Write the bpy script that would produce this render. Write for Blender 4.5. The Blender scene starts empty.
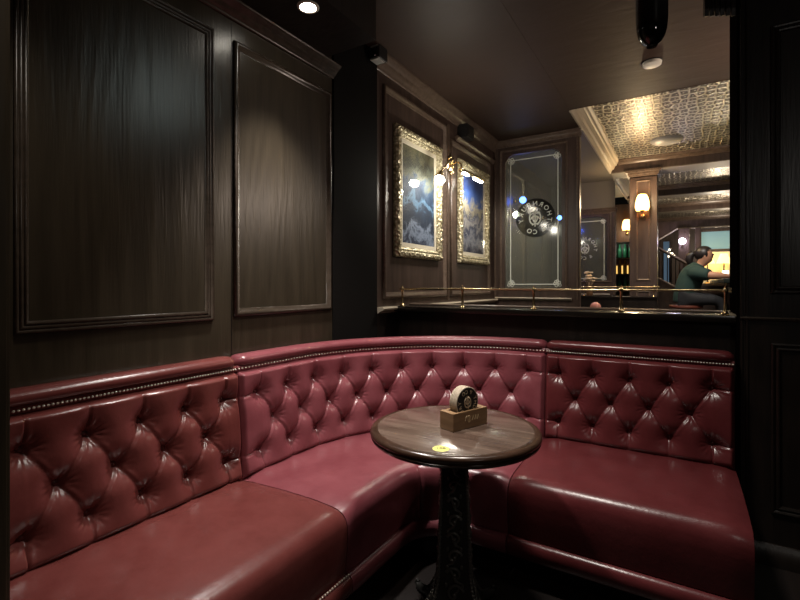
import bpy, bmesh, math, random
from mathutils import Vector, Matrix
random.seed(7)
PI = math.pi
scn = bpy.context.scene
COL = scn.collection
V = Vector

# ------------------------------------------------------------------ object helpers
ORG = {}

def link(name, me, mats, parent=None, loc=None):
    o = bpy.data.objects.new(name, me)
    COL.objects.link(o)
    if not isinstance(mats, (list, tuple)):
        mats = [mats]
    for m in mats:
        me.materials.append(m)
    w = V((0, 0, 0))
    if parent is not None:
        o.parent = parent
        w = ORG[parent]
    elif loc is not None:
        w = V(loc)
        o.location = w
    ORG[o] = w.copy()
    if w.length > 0:
        me.transform(Matrix.Translation(-w))
    return o

def obj(name, bm, mats, parent=None, loc=None, smooth=False, angle=40):
    me = bpy.data.meshes.new(name)
    bmesh.ops.recalc_face_normals(bm, faces=bm.faces)
    bm.to_mesh(me)
    bm.free()
    if smooth:
        me.polygons.foreach_set('use_smooth', [True] * len(me.polygons))
        if angle < 180:
            me.set_sharp_from_angle(angle=math.radians(angle))
    me.update()
    return link(name, me, mats, parent, loc)

def tag(o, label, cat, group=None):
    o['label'] = label
    o['category'] = cat
    if group:
        o['group'] = group
    return o

def thing(name, label, cat, loc=(0, 0, 0), group=None):
    o = bpy.data.objects.new(name, None)
    COL.objects.link(o)
    o.empty_display_size = 0.05
    o.location = loc
    ORG[o] = V(loc)
    return tag(o, label, cat, group)

def struct(name, bm, m, parent=None, smooth=False):
    o = obj(name, bm, m, parent, smooth=smooth)
    if parent is None:
        o['kind'] = 'structure'
    return o

def copy_at(src, parent, loc, rot=None):
    c = src.copy()
    COL.objects.link(c)
    c.parent = parent
    c.location = V(loc) - ORG[parent]
    if rot is not None:
        c.rotation_euler = rot
    ORG[c] = V(loc)
    return c

# ------------------------------------------------------------------ mesh helpers
def BM():
    return bmesh.new()

def box(bm, x0, y0, z0, x1, y1, z1, bev=0.0):
    r = bmesh.ops.create_cube(bm, size=1.0)
    vs = r['verts']
    for v in vs:
        v.co = V(((x0 + x1) / 2 + v.co.x * (x1 - x0), (y0 + y1) / 2 + v.co.y * (y1 - y0), (z0 + z1) / 2 + v.co.z * (z1 - z0)))
    if bev > 0:
        es = list({e for v in vs for e in v.link_edges})
        bmesh.ops.bevel(bm, geom=es, offset=bev, segments=2, affect='EDGES', profile=0.6)
    return bm

def lathe(bm, prof, n=48, c=(0, 0, 0), M=None):
    rings = []
    for r, z in prof:
        if r < 1e-6:
            rings.append([bm.verts.new((0, 0, z))])
        else:
            rings.append([bm.verts.new((r * math.cos(2 * PI * i / n), r * math.sin(2 * PI * i / n), z)) for i in range(n)])
    for a, b in zip(rings, rings[1:]):
        if len(a) == 1 and len(b) == 1:
            continue
        for i in range(n):
            j = (i + 1) % n
            if len(a) == 1:
                bm.faces.new((a[0], b[i], b[j]))
            elif len(b) == 1:
                bm.faces.new((a[i], a[j], b[0]))
            else:
                bm.faces.new((a[i], a[j], b[j], b[i]))
    for ring in rings:
        for v in ring:
            p = v.co.copy()
            if M is not None:
                p = M @ p
            v.co = p + V(c)
    return bm

def tube(bm, pts, r, n=10, cap=True):
    pts = [V(p) for p in pts]
    rs = r if isinstance(r, (list, tuple)) else [r] * len(pts)
    rings = []
    up = None
    for i, p in enumerate(pts):
        t = (pts[min(i + 1, len(pts) - 1)] - pts[max(i - 1, 0)]).normalized()
        if up is None:
            up = V((0, 0, 1)) if abs(t.z) < 0.9 else V((1, 0, 0))
        a = t.cross(up)
        if a.length < 1e-4:
            a = t.orthogonal()
        a.normalize()
        b = a.cross(t).normalized()
        up = b
        rings.append([bm.verts.new(p + (a * math.cos(2 * PI * k / n) + b * math.sin(2 * PI * k / n)) * rs[i]) for k in range(n)])
    for A, B in zip(rings, rings[1:]):
        for k in range(n):
            bm.faces.new((A[k], A[(k + 1) % n], B[(k + 1) % n], B[k]))
    if cap:
        bm.faces.new(rings[0])
        bm.faces.new(list(reversed(rings[-1])))
    return bm

def ball(bm, c, r, seg=16, ring=10, sc=(1, 1, 1)):
    res = bmesh.ops.create_uvsphere(bm, u_segments=seg, v_segments=ring, radius=1.0)
    for v in res['verts']:
        v.co = V((c[0] + v.co.x * r * sc[0], c[1] + v.co.y * r * sc[1], c[2] + v.co.z * r * sc[2]))
    return bm

def sweep(bm, p0, p1, nrm, prof, up=V((0, 0, 1))):
    """prof: closed list of (n, u) offsets swept from p0 to p1"""
    p0, p1, nrm, up = V(p0), V(p1), V(nrm), V(up)
    A = [bm.verts.new(p0 + nrm * a + up * b) for a, b in prof]
    B = [bm.verts.new(p1 + nrm * a + up * b) for a, b in prof]
    n = len(prof)
    for i in range(n):
        j = (i + 1) % n
        bm.faces.new((A[i], A[j], B[j], B[i]))
    bm.faces.new(A)
    bm.faces.new(list(reversed(B)))
    return bm

def ring_moulding(bm, o, ud, vd, nd, u0, u1, v0, v1, prof, close=True):
    """mitred frame; prof = list of (inset, height)"""
    o, ud, vd, nd = V(o), V(ud), V(vd), V(nd)
    loops = []
    for ins, h in prof:
        loops.append([bm.verts.new(o + ud * a + vd * b + nd * h) for a, b in
                      ((u0 + ins, v0 + ins), (u1 - ins, v0 + ins), (u1 - ins, v1 - ins), (u0 + ins, v1 - ins))])
    pairs = list(zip(loops, loops[1:]))
    if close:
        pairs.append((loops[-1], loops[0]))
    for A, B in pairs:
        for i in range(4):
            j = (i + 1) % 4
            bm.faces.new((A[i], A[j], B[j], B[i]))
    return bm

def quad(bm, a, b, c, d):
    bm.faces.new([bm.verts.new(p) for p in (a, b, c, d)])
    return bm

def text_into(bm, s, size, M, depth=0.0006, ax='CENTER'):
    cu = bpy.data.curves.new('lettering', 'FONT')
    cu.body = s
    cu.size = size
    cu.extrude = depth
    cu.align_x = ax
    cu.align_y = 'CENTER'
    cu.resolution_u = 3
    t = bpy.data.objects.new('lettering', cu)
    COL.objects.link(t)
    dg = bpy.context.evaluated_depsgraph_get()
    me = bpy.data.meshes.new_from_object(t.evaluated_get(dg))
    me.transform(M)
    bm.from_mesh(me)
    bpy.data.objects.remove(t)
    bpy.data.curves.remove(cu)
    bpy.data.meshes.remove(me)

# ------------------------------------------------------------------ materials
def mat(name, col=(0.5, 0.5, 0.5), rough=0.5, metal=0.0, **kw):
    m = bpy.data.materials.new(name)
    m.use_nodes = True
    nt = m.node_tree
    b = nt.nodes['Principled BSDF']
    b.inputs['Base Color'].default_value = (*col, 1)
    b.inputs['Roughness'].default_value = rough
    b.inputs['Metallic'].default_value = metal
    for k, v in kw.items():
        b.inputs[k].default_value = v
    return m

def nd(m, t, **kw):
    n = m.node_tree.nodes.new(t)
    for k, v in kw.items():
        if k.startswith('i_'):
            n.inputs[k[2:].replace('_', ' ')].default_value = v
        else:
            setattr(n, k, v)
    return n

def lk(m, a, ai, b, bi):
    m.node_tree.links.new(a.outputs[ai], b.inputs[bi])

def ramp(m, stops):
    r = nd(m, 'ShaderNodeValToRGB')
    e = r.color_ramp.elements
    while len(e) < len(stops):
        e.new(0.5)
    for i, (p, c) in enumerate(stops):
        e[i].position = p
        e[i].color = (*c, 1)
    return r

def coords(m, scale):
    tc = nd(m, 'ShaderNodeTexCoord')
    mp = nd(m, 'ShaderNodeMapping')
    mp.inputs['Scale'].default_value = scale
    lk(m, tc, 'Object', mp, 'Vector')
    return mp

def wood(name, dark, light, scale=(18, 18, 1.6), rough=0.38, bump=0.35, dist=0.004, coat=0.0):
    m = mat(name, dark, rough)
    b = m.node_tree.nodes['Principled BSDF']
    mp = coords(m, scale)
    n1 = nd(m, 'ShaderNodeTexNoise', i_Scale=1.0, i_Detail=4.0, i_Roughness=0.6, i_Distortion=0.6)
    lk(m, mp, 0, n1, 'Vector')
    # cathedral grain: bands of a smooth noise
    mp2 = coords(m, (scale[0] * .22, scale[1] * .22, scale[2] * .45))
    n2 = nd(m, 'ShaderNodeTexNoise', i_Scale=1.0, i_Detail=1.0, i_Distortion=0.2)
    lk(m, mp2, 0, n2, 'Vector')
    mu = nd(m, 'ShaderNodeMath', operation='MULTIPLY')
    mu.inputs[1].default_value = 60.0
    lk(m, n2, 0, mu, 0)
    si = nd(m, 'ShaderNodeMath', operation='SINE')
    lk(m, mu, 0, si, 0)
    # fine pores
    mp3 = coords(m, (scale[0] * 7, scale[1] * 7, scale[2] * 5))
    n3 = nd(m, 'ShaderNodeTexNoise', i_Scale=1.0, i_Detail=2.0)
    lk(m, mp3, 0, n3, 'Vector')
    ad = nd(m, 'ShaderNodeMath', operation='MULTIPLY_ADD')
    ad.inputs[1].default_value = 0.09
    lk(m, si, 0, ad, 0)
    lk(m, n1, 0, ad, 2)
    ad2 = nd(m, 'ShaderNodeMath', operation='MULTIPLY_ADD')
    ad2.inputs[1].default_value = 0.35
    lk(m, n3, 0, ad2, 0)
    lk(m, ad, 0, ad2, 2)
    r = ramp(m, [(0.40, dark), (0.95, light)])
    lk(m, ad2, 0, r, 0)
    lk(m, r, 0, b, 'Base Color')
    bp = nd(m, 'ShaderNodeBump', i_Strength=bump, i_Distance=dist)
    lk(m, ad2, 0, bp, 'Height')
    lk(m, bp, 0, b, 'Normal')
    if coat:
        b.inputs['Coat Weight'].default_value = coat
        b.inputs['Coat Roughness'].default_value = 0.12
    return m

def leather(name, c0, c1, rough=0.36):
    m = mat(name, c0, rough)
    b = m.node_tree.nodes['Principled BSDF']
    mp = coords(m, (1, 1, 1))
    n1 = nd(m, 'ShaderNodeTexNoise', i_Scale=5.0, i_Detail=6.0, i_Roughness=0.65)
    lk(m, mp, 0, n1, 'Vector')
    r = ramp(m, [(0.32, c0), (0.72, c1)])
    lk(m, n1, 0, r, 0)
    lk(m, r, 0, b, 'Base Color')
    v = nd(m, 'ShaderNodeTexNoise', i_Scale=330.0, i_Detail=2.0)
    lk(m, mp, 0, v, 'Vector')
    n2 = nd(m, 'ShaderNodeTexNoise', i_Scale=38.0, i_Detail=5.0, i_Roughness=0.6)
    lk(m, mp, 0, n2, 'Vector')
    ma = nd(m, 'ShaderNodeMath', operation='MULTIPLY_ADD')
    ma.inputs[1].default_value = 0.10
    lk(m, v, 0, ma, 0)
    lk(m, n2, 0, ma, 2)
    bp = nd(m, 'ShaderNodeBump', i_Strength=0.20, i_Distance=0.004)
    lk(m, ma, 0, bp, 'Height')
    lk(m, bp, 0, b, 'Normal')
    return m

def emis(name, col, s):
    m = mat(name, col, 0.5)
    b = m.node_tree.nodes['Principled BSDF']
    b.inputs['Emission Color'].default_value = (*col, 1)
    b.inputs['Emission Strength'].default_value = s
    return m

M = {}
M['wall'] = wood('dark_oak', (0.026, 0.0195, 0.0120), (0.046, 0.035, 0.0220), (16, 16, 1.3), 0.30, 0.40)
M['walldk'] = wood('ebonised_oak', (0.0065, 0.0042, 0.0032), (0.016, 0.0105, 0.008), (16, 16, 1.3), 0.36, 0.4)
M['mould'] = wood('dark_oak_moulding', (0.032, 0.023, 0.016), (0.055, 0.040, 0.029), (20, 20, 20), 0.24, 0.10)
M['brown'] = wood('brown_oak', (0.040, 0.0245, 0.0190), (0.088, 0.057, 0.045), (16, 16, 1.3), 0.40, 0.3)
M['brownm'] = wood('brown_oak_moulding', (0.075, 0.050, 0.036), (0.15, 0.105, 0.078), (20, 20, 20), 0.33, 0.15)
M['ceil'] = mat('brown_gloss_ceiling_paint', (0.056, 0.035, 0.026), 0.50, **{'Specular IOR Level': 0.22})
_m = M['ceil']
_n = nd(_m, 'ShaderNodeTexNoise', i_Scale=6.0, i_Detail=5.0, i_Distortion=0.7)
lk(_m, coords(_m, (0.6, 1.6, 1)), 0, _n, 'Vector')
_b = nd(_m, 'ShaderNodeBump', i_Strength=0.22, i_Distance=0.012)
lk(_m, _n, 0, _b, 'Height')
lk(_m, _b, 0, _m.node_tree.nodes['Principled BSDF'], 'Normal')
M['plaster'] = mat('beige_painted_ceiling', (0.15, 0.128, 0.095), 0.5)
M['cream'] = mat('cream_gloss_moulding', (0.48, 0.41, 0.31), 0.3)
M['leatherA'] = leather('chestnut_red_leather', (0.112, 0.0255, 0.0225), (0.160, 0.043, 0.039), 0.27)
M['leatherB'] = leather('rose_red_leather', (0.168, 0.039, 0.048), (0.240, 0.070, 0.082), 0.28)
M['leatherC'] = leather('oxblood_leather', (0.088, 0.0150, 0.0165), (0.132, 0.027, 0.029), 0.28)
M['nail'] = mat('brass_nail', (0.88, 0.80, 0.68), 0.25, 0.2)
M['brass'] = mat('polished_brass', (0.78, 0.60, 0.33), 0.22, 1.0)
M['iron'] = mat('black_cast_iron', (0.034, 0.032, 0.029), 0.34, 0.3)
M['wornlit'] = mat('worn_lightened_iron', (0.13, 0.122, 0.108), 0.36, 0.45)  # worn iron, lightened further in place of light on the column
M['black'] = mat('black_plastic', (0.012, 0.012, 0.013), 0.35)
M['blackgloss'] = mat('black_gloss_enamel', (0.004, 0.004, 0.004), 0.06, **{'Coat Weight': 0.6})
M['white'] = mat('white_plastic', (0.80, 0.77, 0.68), 0.4)
M['alu'] = mat('pale_metal_trim', (0.70, 0.69, 0.66), 0.35, 0.6)
M['table'] = wood('walnut_table', (0.075, 0.045, 0.033), (0.200, 0.140, 0.108), (1.6, 22, 22), 0.22, 0.10, 0.002, 0.45)
M['tedge'] = wood('walnut_edge', (0.030, 0.015, 0.009), (0.065, 0.034, 0.022), (8, 8, 20), 0.22, 0.05)
M['block'] = wood('oak_block', (0.19, 0.105, 0.045), (0.33, 0.20, 0.10), (3, 3, 40), 0.5, 0.15)
M['engrave'] = mat('burnt_engraving', (0.50, 0.36, 0.20), 0.6)
M['card'] = mat('beige_card', (0.52, 0.43, 0.32), 0.75)
M['cardblk'] = mat('black_printed_card', (0.012, 0.011, 0.010), 0.5)
M['cardtxt'] = mat('tan_print', (0.55, 0.42, 0.28), 0.6)
M['yellow'] = mat('yellow_sticker', (0.80, 0.74, 0.20), 0.4)
M['ink'] = mat('dark_ink', (0.06, 0.05, 0.02), 0.5)
M['floor'] = wood('dark_floor_boards', (0.006, 0.0035, 0.003), (0.014, 0.008, 0.006), (14, 1.2, 14), 0.5, 0.2)
M['green'] = mat('dark_green_cotton', (0.014, 0.040, 0.032), 0.85)
M['skin'] = mat('skin', (0.52, 0.27, 0.17), 0.5, **{'Subsurface Weight': 0.15, 'Subsurface Radius': (0.02, 0.008, 0.004)})
M['hair'] = mat('dark_hair', (0.014, 0.010, 0.009), 0.45)
M['trouser'] = mat('black_trousers', (0.010, 0.010, 0.012), 0.8)
M['stool'] = mat('red_brown_stool_wood', (0.12, 0.035, 0.022), 0.35)
M['etch'] = mat('etched_white', (0.90, 0.93, 0.86), 0.6)
M['lamp'] = emis('lamp_shade_glow', (1.0, 0.64, 0.24), 4.5)
M['lampw'] = emis('white_lamp_glow', (1.0, 0.93, 0.80), 60.0)
M['lampy'] = emis('yellow_lamp_shade_glow', (1.0, 0.80, 0.26), 2.6)
M['blue'] = emis('blue_lamp_glow', (0.05, 0.14, 1.0), 40.0)
M['violet'] = emis('cool_wall_lamp_glow', (0.9, 0.78, 1.0), 14.0)
M['screen'] = emis('teal_backlit_window', (0.20, 0.33, 0.33), 0.8)
M['bluewin'] = emis('blue_lit_window', (0.14, 0.24, 0.36), 0.28)
M['lamplit'] = emis('painted_lamplight_cream', (1.0, 0.86, 0.56), 0.22)  # lamplight on the cream wall put in as a weak glow
M['pink'] = mat('pink_glass', (0.85, 0.36, 0.28), 0.25)
M['flower'] = mat('cream_petals', (0.75, 0.58, 0.40), 0.7)
M['stem'] = mat('brown_vase_glass', (0.20, 0.11, 0.06), 0.2)
M['bot_g'] = mat('green_bottle_glass', (0.05, 0.20, 0.10), 0.12)
M['bot_a'] = mat('amber_bottle_glass', (0.50, 0.28, 0.05), 0.12)

def glass(name, tint, haze, rough=0.02, gl=None):
    m = bpy.data.materials.new(name)
    m.use_nodes = True
    nt = m.node_tree
    nt.nodes.clear()
    out = nd(m, 'ShaderNodeOutputMaterial')
    tr = nd(m, 'ShaderNodeBsdfTransparent')
    tr.inputs[0].default_value = (*tint, 1)
    df = nd(m, 'ShaderNodeBsdfDiffuse')
    df.inputs[0].default_value = (0.5, 0.52, 0.48, 1)
    mx = nd(m, 'ShaderNodeMixShader')
    mx.inputs[0].default_value = haze
    lk(m, tr, 0, mx, 1)
    lk(m, df, 0, mx, 2)
    go = nd(m, 'ShaderNodeBsdfGlossy')
    go.inputs['Roughness'].default_value = rough
    lw = nd(m, 'ShaderNodeLayerWeight')
    lw.inputs[0].default_value = 0.5
    pw = nd(m, 'ShaderNodeMath', operation='POWER')
    pw.inputs[1].default_value = 4.0
    lk(m, lw, 'Facing', pw, 0)
    fr = nd(m, 'ShaderNodeMath', operation='MULTIPLY_ADD')
    fr.inputs[1].default_value = 0.5
    fr.inputs[2].default_value = 0.035
    lk(m, pw, 0, fr, 0)
    mx2 = nd(m, 'ShaderNodeMixShader')
    lk(m, fr, 0, mx2, 0)
    lk(m, mx, 0, mx2, 1)
    lk(m, go, 0, mx2, 2)
    lk(m, mx2, 0, out, 0)
    return m
M['pane'] = glass('picture_glass', (1, 1, 1), 0.0, 0.04)
M['etchpane'] = glass('hazy_bar_glass', (0.66, 0.70, 0.66), 0.16, 0.10)
M['emblemdisc'] = glass('smoked_emblem_disc', (0.22, 0.23, 0.22), 0.03, 0.1)

def tin():
    m = mat('pressed_tin', (0.62, 0.56, 0.45), 0.34, 0.8)
    b = m.node_tree.nodes['Principled BSDF']
    mp = coords(m, (14.0, 10.0, 1.0))
    v = nd(m, 'ShaderNodeTexVoronoi', feature='DISTANCE_TO_EDGE', i_Scale=1.0, i_Randomness=0.55)
    v.voronoi_dimensions = '2D'
    lk(m, mp, 0, v, 'Vector')
    v2 = nd(m, 'ShaderNodeTexVoronoi', i_Scale=1.0, i_Randomness=0.55)
    v2.voronoi_dimensions = '2D'
    lk(m, mp, 0, v2, 'Vector')
    e = nd(m, 'ShaderNodeMapRange')
    e.inputs['From Min'].default_value = 0.04
    e.inputs['From Max'].default_value = 0.20
    e.inputs['To Min'].default_value = 1.0
    e.inputs['To Max'].default_value = 0.0
    lk(m, v, 'Distance', e, 0)
    c = nd(m, 'ShaderNodeMapRange')
    c.inputs['From Min'].default_value = 0.05
    c.inputs['From Max'].default_value = 0.16
    c.inputs['To Min'].default_value = 0.7
    c.inputs['To Max'].default_value = 0.0
    lk(m, v2, 'Distance', c, 0)
    h = nd(m, 'ShaderNodeMath', operation='MAXIMUM')
    lk(m, e, 0, h, 0)
    lk(m, c, 0, h, 1)
    bp = nd(m, 'ShaderNodeBump', i_Strength=1.0, i_Distance=0.02)
    lk(m, h, 0, bp, 'Height')
    lk(m, bp, 0, b, 'Normal')
    r = ramp(m, [(0.05, (0.11, 0.095, 0.075)), (0.7, (0.62, 0.57, 0.46))])
    lk(m, h, 0, r, 0)
    lk(m, r, 0, b, 'Base Color')
    return m
M['tin'] = tin()

def gold():
    m = mat('carved_gilt', (0.70, 0.62, 0.42), 0.35, 0.45)
    b = m.node_tree.nodes['Principled BSDF']
    v = nd(m, 'ShaderNodeTexVoronoi', i_Scale=48.0)
    lk(m, coords(m, (1, 1, 1)), 0, v, 'Vector')
    bp = nd(m, 'ShaderNodeBump', i_Strength=0.9, i_Distance=0.012)
    lk(m, v, 0, bp, 'Height')
    lk(m, bp, 0, b, 'Normal')
    r = ramp(m, [(0.1, (0.80, 0.73, 0.52)), (0.75, (0.30, 0.25, 0.14))])
    lk(m, v, 0, r, 0)
    lk(m, r, 0, b, 'Base Color')
    return m
M['gold'] = gold()
M['mat'] = mat('cream_mount_card', (0.74, 0.68, 0.54), 0.8)

def painting(name, stops, z0, z1, seed):
    m = mat(name, (0.1, 0.1, 0.1), 0.7)
    b = m.node_tree.nodes['Principled BSDF']
    tc = nd(m, 'ShaderNodeTexCoord')
    sp = nd(m, 'ShaderNodeSeparateXYZ')
    lk(m, tc, 'Object', sp, 0)
    n = nd(m, 'ShaderNodeTexNoise', i_Scale=6.5, i_Detail=9.0, i_Roughness=0.72, i_Distortion=0.5)
    mp = coords(m, (1, 1, 1))
    mp.inputs['Location'].default_value = (seed, seed, seed)
    lk(m, mp, 0, n, 'Vector')
    mr = nd(m, 'ShaderNodeMapRange')
    mr.inputs['From Min'].default_value = z0
    mr.inputs['From Max'].default_value = z1
    lk(m, sp, 'Z', mr, 0)
    a = nd(m, 'ShaderNodeMath', operation='MULTIPLY_ADD')
    a.inputs[1].default_value = 0.9
    lk(m, n, 0, a, 0)
    lk(m, mr, 0, a, 2)
    a2 = nd(m, 'ShaderNodeMath', operation='SUBTRACT')
    a2.inputs[1].default_value = 0.45
    lk(m, a, 0, a2, 0)
    r = ramp(m, stops)
    lk(m, a2, 0, r, 0)
    lk(m, r, 0, b, 'Base Color')
    return m

# ------------------------------------------------------------------ key dimensions (metres)
XW = -1.76          # face of the left panelled wall
ZC = 2.86           # ceiling height
YP = 2.80           # face of the half-height partition behind the bench
LEDGE = 1.15

# ================================================================== SETTING
bm = BM()
box(bm, -2.2, -1.5, -0.06, 4.0, 15, 0.0)
struct('floor', bm, M['floor'])
bm = BM()
box(bm, -0.35, 6.3, 0.0, 3.9, 14.4, 0.30)
struct('trim_1', bm, M['floor'])            # raised floor of the bar

# ---- left wall, panelled
bm = BM()
box(bm, -1.96, -1.5, 0, XW, 2.105, ZC)
wl = struct('wall_left', bm, M['wall'])
bm = BM()
for y0, y1 in ((-1.0, 0.34), (0.584, 1.294)):
    ring_moulding(bm, (XW, 0, 0), (0, 1, 0), (0, 0, 1), (1, 0, 0), y0, y1, 1.146, 2.426,
                  [(0, 0), (0, .009), (.003, .013), (.007, .014), (.013, .006), (.016, .010), (.020, .011), (.026, .004), (.029, .009), (.033, .009), (.039, .001), (.040, 0)])
ring_moulding(bm, (XW, 0, 0), (0, 1, 0), (0, 0, 1), (1, 0, 0), 1.402, 2.088, 1.155, 2.426,
              [(0, 0), (0, .012), (.010, .017), (.018, .013), (.024, .006), (.034, .003), (.036, 0)])
obj('panel_moulding', bm, M['mould'], wl, smooth=True, angle=80)
bm = BM()
box(bm, XW, 1.390, 0.9, XW + .0015, 1.3935, 2.5)
obj('board_joint', bm, M['walldk'], wl)
crown = [(0, 0), (0, -.16), (.012, -.16), (.018, -.145), (.018, -.135), (.03, -.125), (.05, -.085), (.055, -.07), (.065, -.065), (.075, -.045), (.09, -.03), (.095, -.018), (.095, 0)]
bm = BM()
sweep(bm, (XW, -1.5, 2.578), (XW, 2.105, 2.578), (1, 0, 0), [(a * .75, b * .40) for a, b in crown])
obj('crown_moulding', bm, M['mould'], wl, smooth=True, angle=80)

# pilaster where the partition meets the wall; its shade is put into the colour
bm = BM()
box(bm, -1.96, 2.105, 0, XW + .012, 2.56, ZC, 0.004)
struct('trim_2', bm, mat('shade_black_board', (0.004, 0.003, 0.0025), 0.8, **{'Specular IOR Level': 0.12}))
# end post at the near end of the bench
bm = BM()
box(bm, XW, 0.30, 0, -1.338, 0.435, 2.578, 0.004)
box(bm, -1.36, 0.425, 0, -1.345, 0.442, 2.578, 0.004)
struct('trim_3', bm, M['wall'])

# left wall of the booths beyond the partition
bm = BM()
box(bm, -1.96, 2.56, 0, XW, 9.0, ZC)
wf = struct('wall_left_far', bm, M['brown'])
bm = BM()
pp = [(0, 0), (0, .016), (.010, .022), (.020, .018), (.026, .008), (.040, .005), (.044, 0)]
for y0, y1, z0, z1 in ((2.640, 3.630, 1.205, 2.69), (3.720, 4.70, 1.205, 2.60), (5.05, 5.95, 1.2, 2.68), (6.05, 6.9, 1.2, 2.68)):
    ring_moulding(bm, (XW, 0, 0), (0, 1, 0), (0, 0, 1), (1, 0, 0), y0, y1, z0, z1, pp)
for y0, y1 in ((3.655, 3.695),):
    box(bm, XW, y0, 1.17, XW + .012, y1, 2.72, 0.004)
obj('panel_moulding', bm, M['brownm'], wf, smooth=True, angle=80)
bm = BM()
sweep(bm, (XW, 2.56, ZC), (XW, 4.85, ZC), (1, 0, 0), [(a * .8, b * .62) for a, b in crown])
sweep(bm, (XW, 3.83, 2.66), (XW, 4.80, 2.66), (1, 0, 0), [(0, 0), (.03, 0), (.04, -.012), (.03, -.022), (.03, -.03), (.012, -.045), (0, -.05)])
obj('crown_moulding', bm, M['brownm'], wf, smooth=True, angle=80)
bm = BM()
sweep(bm, (XW, 2.565, LEDGE), (XW, 4.82, LEDGE), (1, 0, 0), [(0, 0), (.055, 0), (.062, -.010), (.055, -.022), (.03, -.028), (.02, -.04), (0, -.045)])
obj('dado_rail', bm, M['cream'], wf)
bm = BM()
box(bm, XW, 2.56, 0, XW + .008, 4.85, 1.10)
obj('dado_panel', bm, M['walldk'], wf)

# ---- half-height partition with dark ledge
bm = BM()
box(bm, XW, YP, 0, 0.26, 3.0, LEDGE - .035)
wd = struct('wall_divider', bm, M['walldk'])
bm = BM()
box(bm, XW + .01, 2.745, LEDGE - .035, 0.228, 3.04, LEDGE, 0.008)
obj('ledge', bm, mat('black_lacquered_ledge', (0.010, 0.0075, 0.006), 0.22), wd, smooth=True)
bm = BM()
sweep(bm, (XW + .015, 2.98, LEDGE + .001), (0.224, 2.98, LEDGE + .001), (0, 1, 0), [(0, 0), (0, .006), (.02, .012), (.045, .012), (.065, 0), (.065, -.02)])
obj('ledge_nosing', bm, M['brownm'], wd)

# ---- right-hand wall facing the camera (panelled, very dark)
YR = 2.72
bm = BM()
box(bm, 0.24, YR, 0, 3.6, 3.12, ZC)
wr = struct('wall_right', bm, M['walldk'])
bm = BM()
box(bm, 0.228, YR + .02, 0, 0.25, 3.12, ZC, 0.004)
obj('reveal_board', bm, mat('matt_black_board', (.004, .003, .003), .95, **{'Specular IOR Level': 0.0}), wr)  # matt near-black, darker than the wall front
bm = BM()
pr_ = [(0, 0), (0, .010), (.006, .014), (.012, .012), (.016, .006), (.026, .012), (.032, .010), (.036, 0)]
for x0, x1 in ((0.355, 1.25), (1.36, 2.3)):
    ring_moulding(bm, (0, YR, 0), (1, 0, 0), (0, 0, 1), (0, -1, 0), x0, x1, 1.26, 2.5, pr_)
    ring_moulding(bm, (0, YR, 0), (1, 0, 0), (0, 0, 1), (0, -1, 0), x0, x1, 0.245, 1.03, pr_)
for x in (0.241, 0.262):
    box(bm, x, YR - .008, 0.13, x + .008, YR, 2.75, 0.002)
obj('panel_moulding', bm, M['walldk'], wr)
bm = BM()
sweep(bm, (0.24, YR, LEDGE), (3.6, YR, LEDGE), (0, -1, 0), [(0, 0), (.012, 0), (.018, -.006), (.012, -.014), (0, -.02)])
obj('dado_rail', bm, M['mould'], wr)
bm = BM()
sweep(bm, (0.22, YR, 0.10), (3.6, YR, 0.10), (0, -1, 0), [(0, 0), (.004, 0), (.012, -.006), (.014, -.018), (.02, -.022), (.02, -.10), (0, -.10)])
obj('baseboard', bm, M['walldk'], wr, smooth=True, angle=60)
# moulded brackets on the reveal of the right wall
bm = BM()
sweep(bm, (0.228, 2.76, LEDGE + .004), (0.228, 3.08, LEDGE + .004), (-1, 0, 0), [(0, 0), (.022, 0), (.028, -.010), (.018, -.020), (.010, -.030), (0, -.034)])
sweep(bm, (0.228, 3.0, 1.285), (0.228, 3.10, 1.285), (-1, 0, 0), [(0, 0), (.016, 0), (.020, -.010), (.012, -.022), (0, -.028)])
obj('reveal_moulding', bm, M['cream'], wr)
# fluted bracket at the top of the right wall
bm = BM()
for i in range(6):
    x = .100 + i * .0215
    zb = 2.640 - .006 * i
    sweep(bm, (x, 2.735, 0), (x + .0165, 2.735, 0), (0, 1, 0), [(.0, ZC), (.0, zb + .03), (.012, zb), (.03, zb + .004), (.10, zb + .06), (.16, zb + .13), (.18, ZC)])
box(bm, .098, 2.745, 2.715, .229, 2.90, ZC)
obj('fluted_bracket', bm, M['walldk'], wr)

# ---- ceilings
bm = BM()
box(bm, -1.96, -1.5, ZC, -0.845, 4.30, ZC + .1)
box(bm, -0.845, -1.5, ZC + .002, 4.0, 4.28, ZC + .1)
box(bm, -0.845, 4.272, ZC, 4.0, 4.285, ZC + .22)
ce = struct('ceiling', bm, M['ceil'])
bm = BM()
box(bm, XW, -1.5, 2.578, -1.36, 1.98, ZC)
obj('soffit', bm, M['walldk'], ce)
bm = BM()
box(bm, -1.96, 4.30, ZC, -0.845, 4.85, ZC + .1)
obj('booth_end_strip', bm, M['ceil'], ce)
bm = BM()
box(bm, -1.96, 4.92, ZC, -0.845, 9.0, ZC + .1)
bm2 = bm
obj('beige_booth_ceiling', bm2, M['plaster'], ce)
coffers = [(4.285, 6.99), (7.40, 9.2), (9.5, 11.3), (11.6, 13.7)]
bm = BM()
for y0, y1 in coffers:
    box(bm, -0.845, y0, 3.02, 4.0, y1, 3.06)
obj('pressed_tin_panel', bm, M['tin'], ce)
cof = [(-.004, 0), (-.012, -.006), (-.006, -.013), (.006, -.013), (.010, -.004), (.014, .016), (.024, .030), (.024, .038), (.045, .045), (.060, .075), (.066, .090), (.080, .095), (.090, .120), (.112, .135), (.115, .16), (.0, .16), (0, 0)]
bm = BM()
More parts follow.
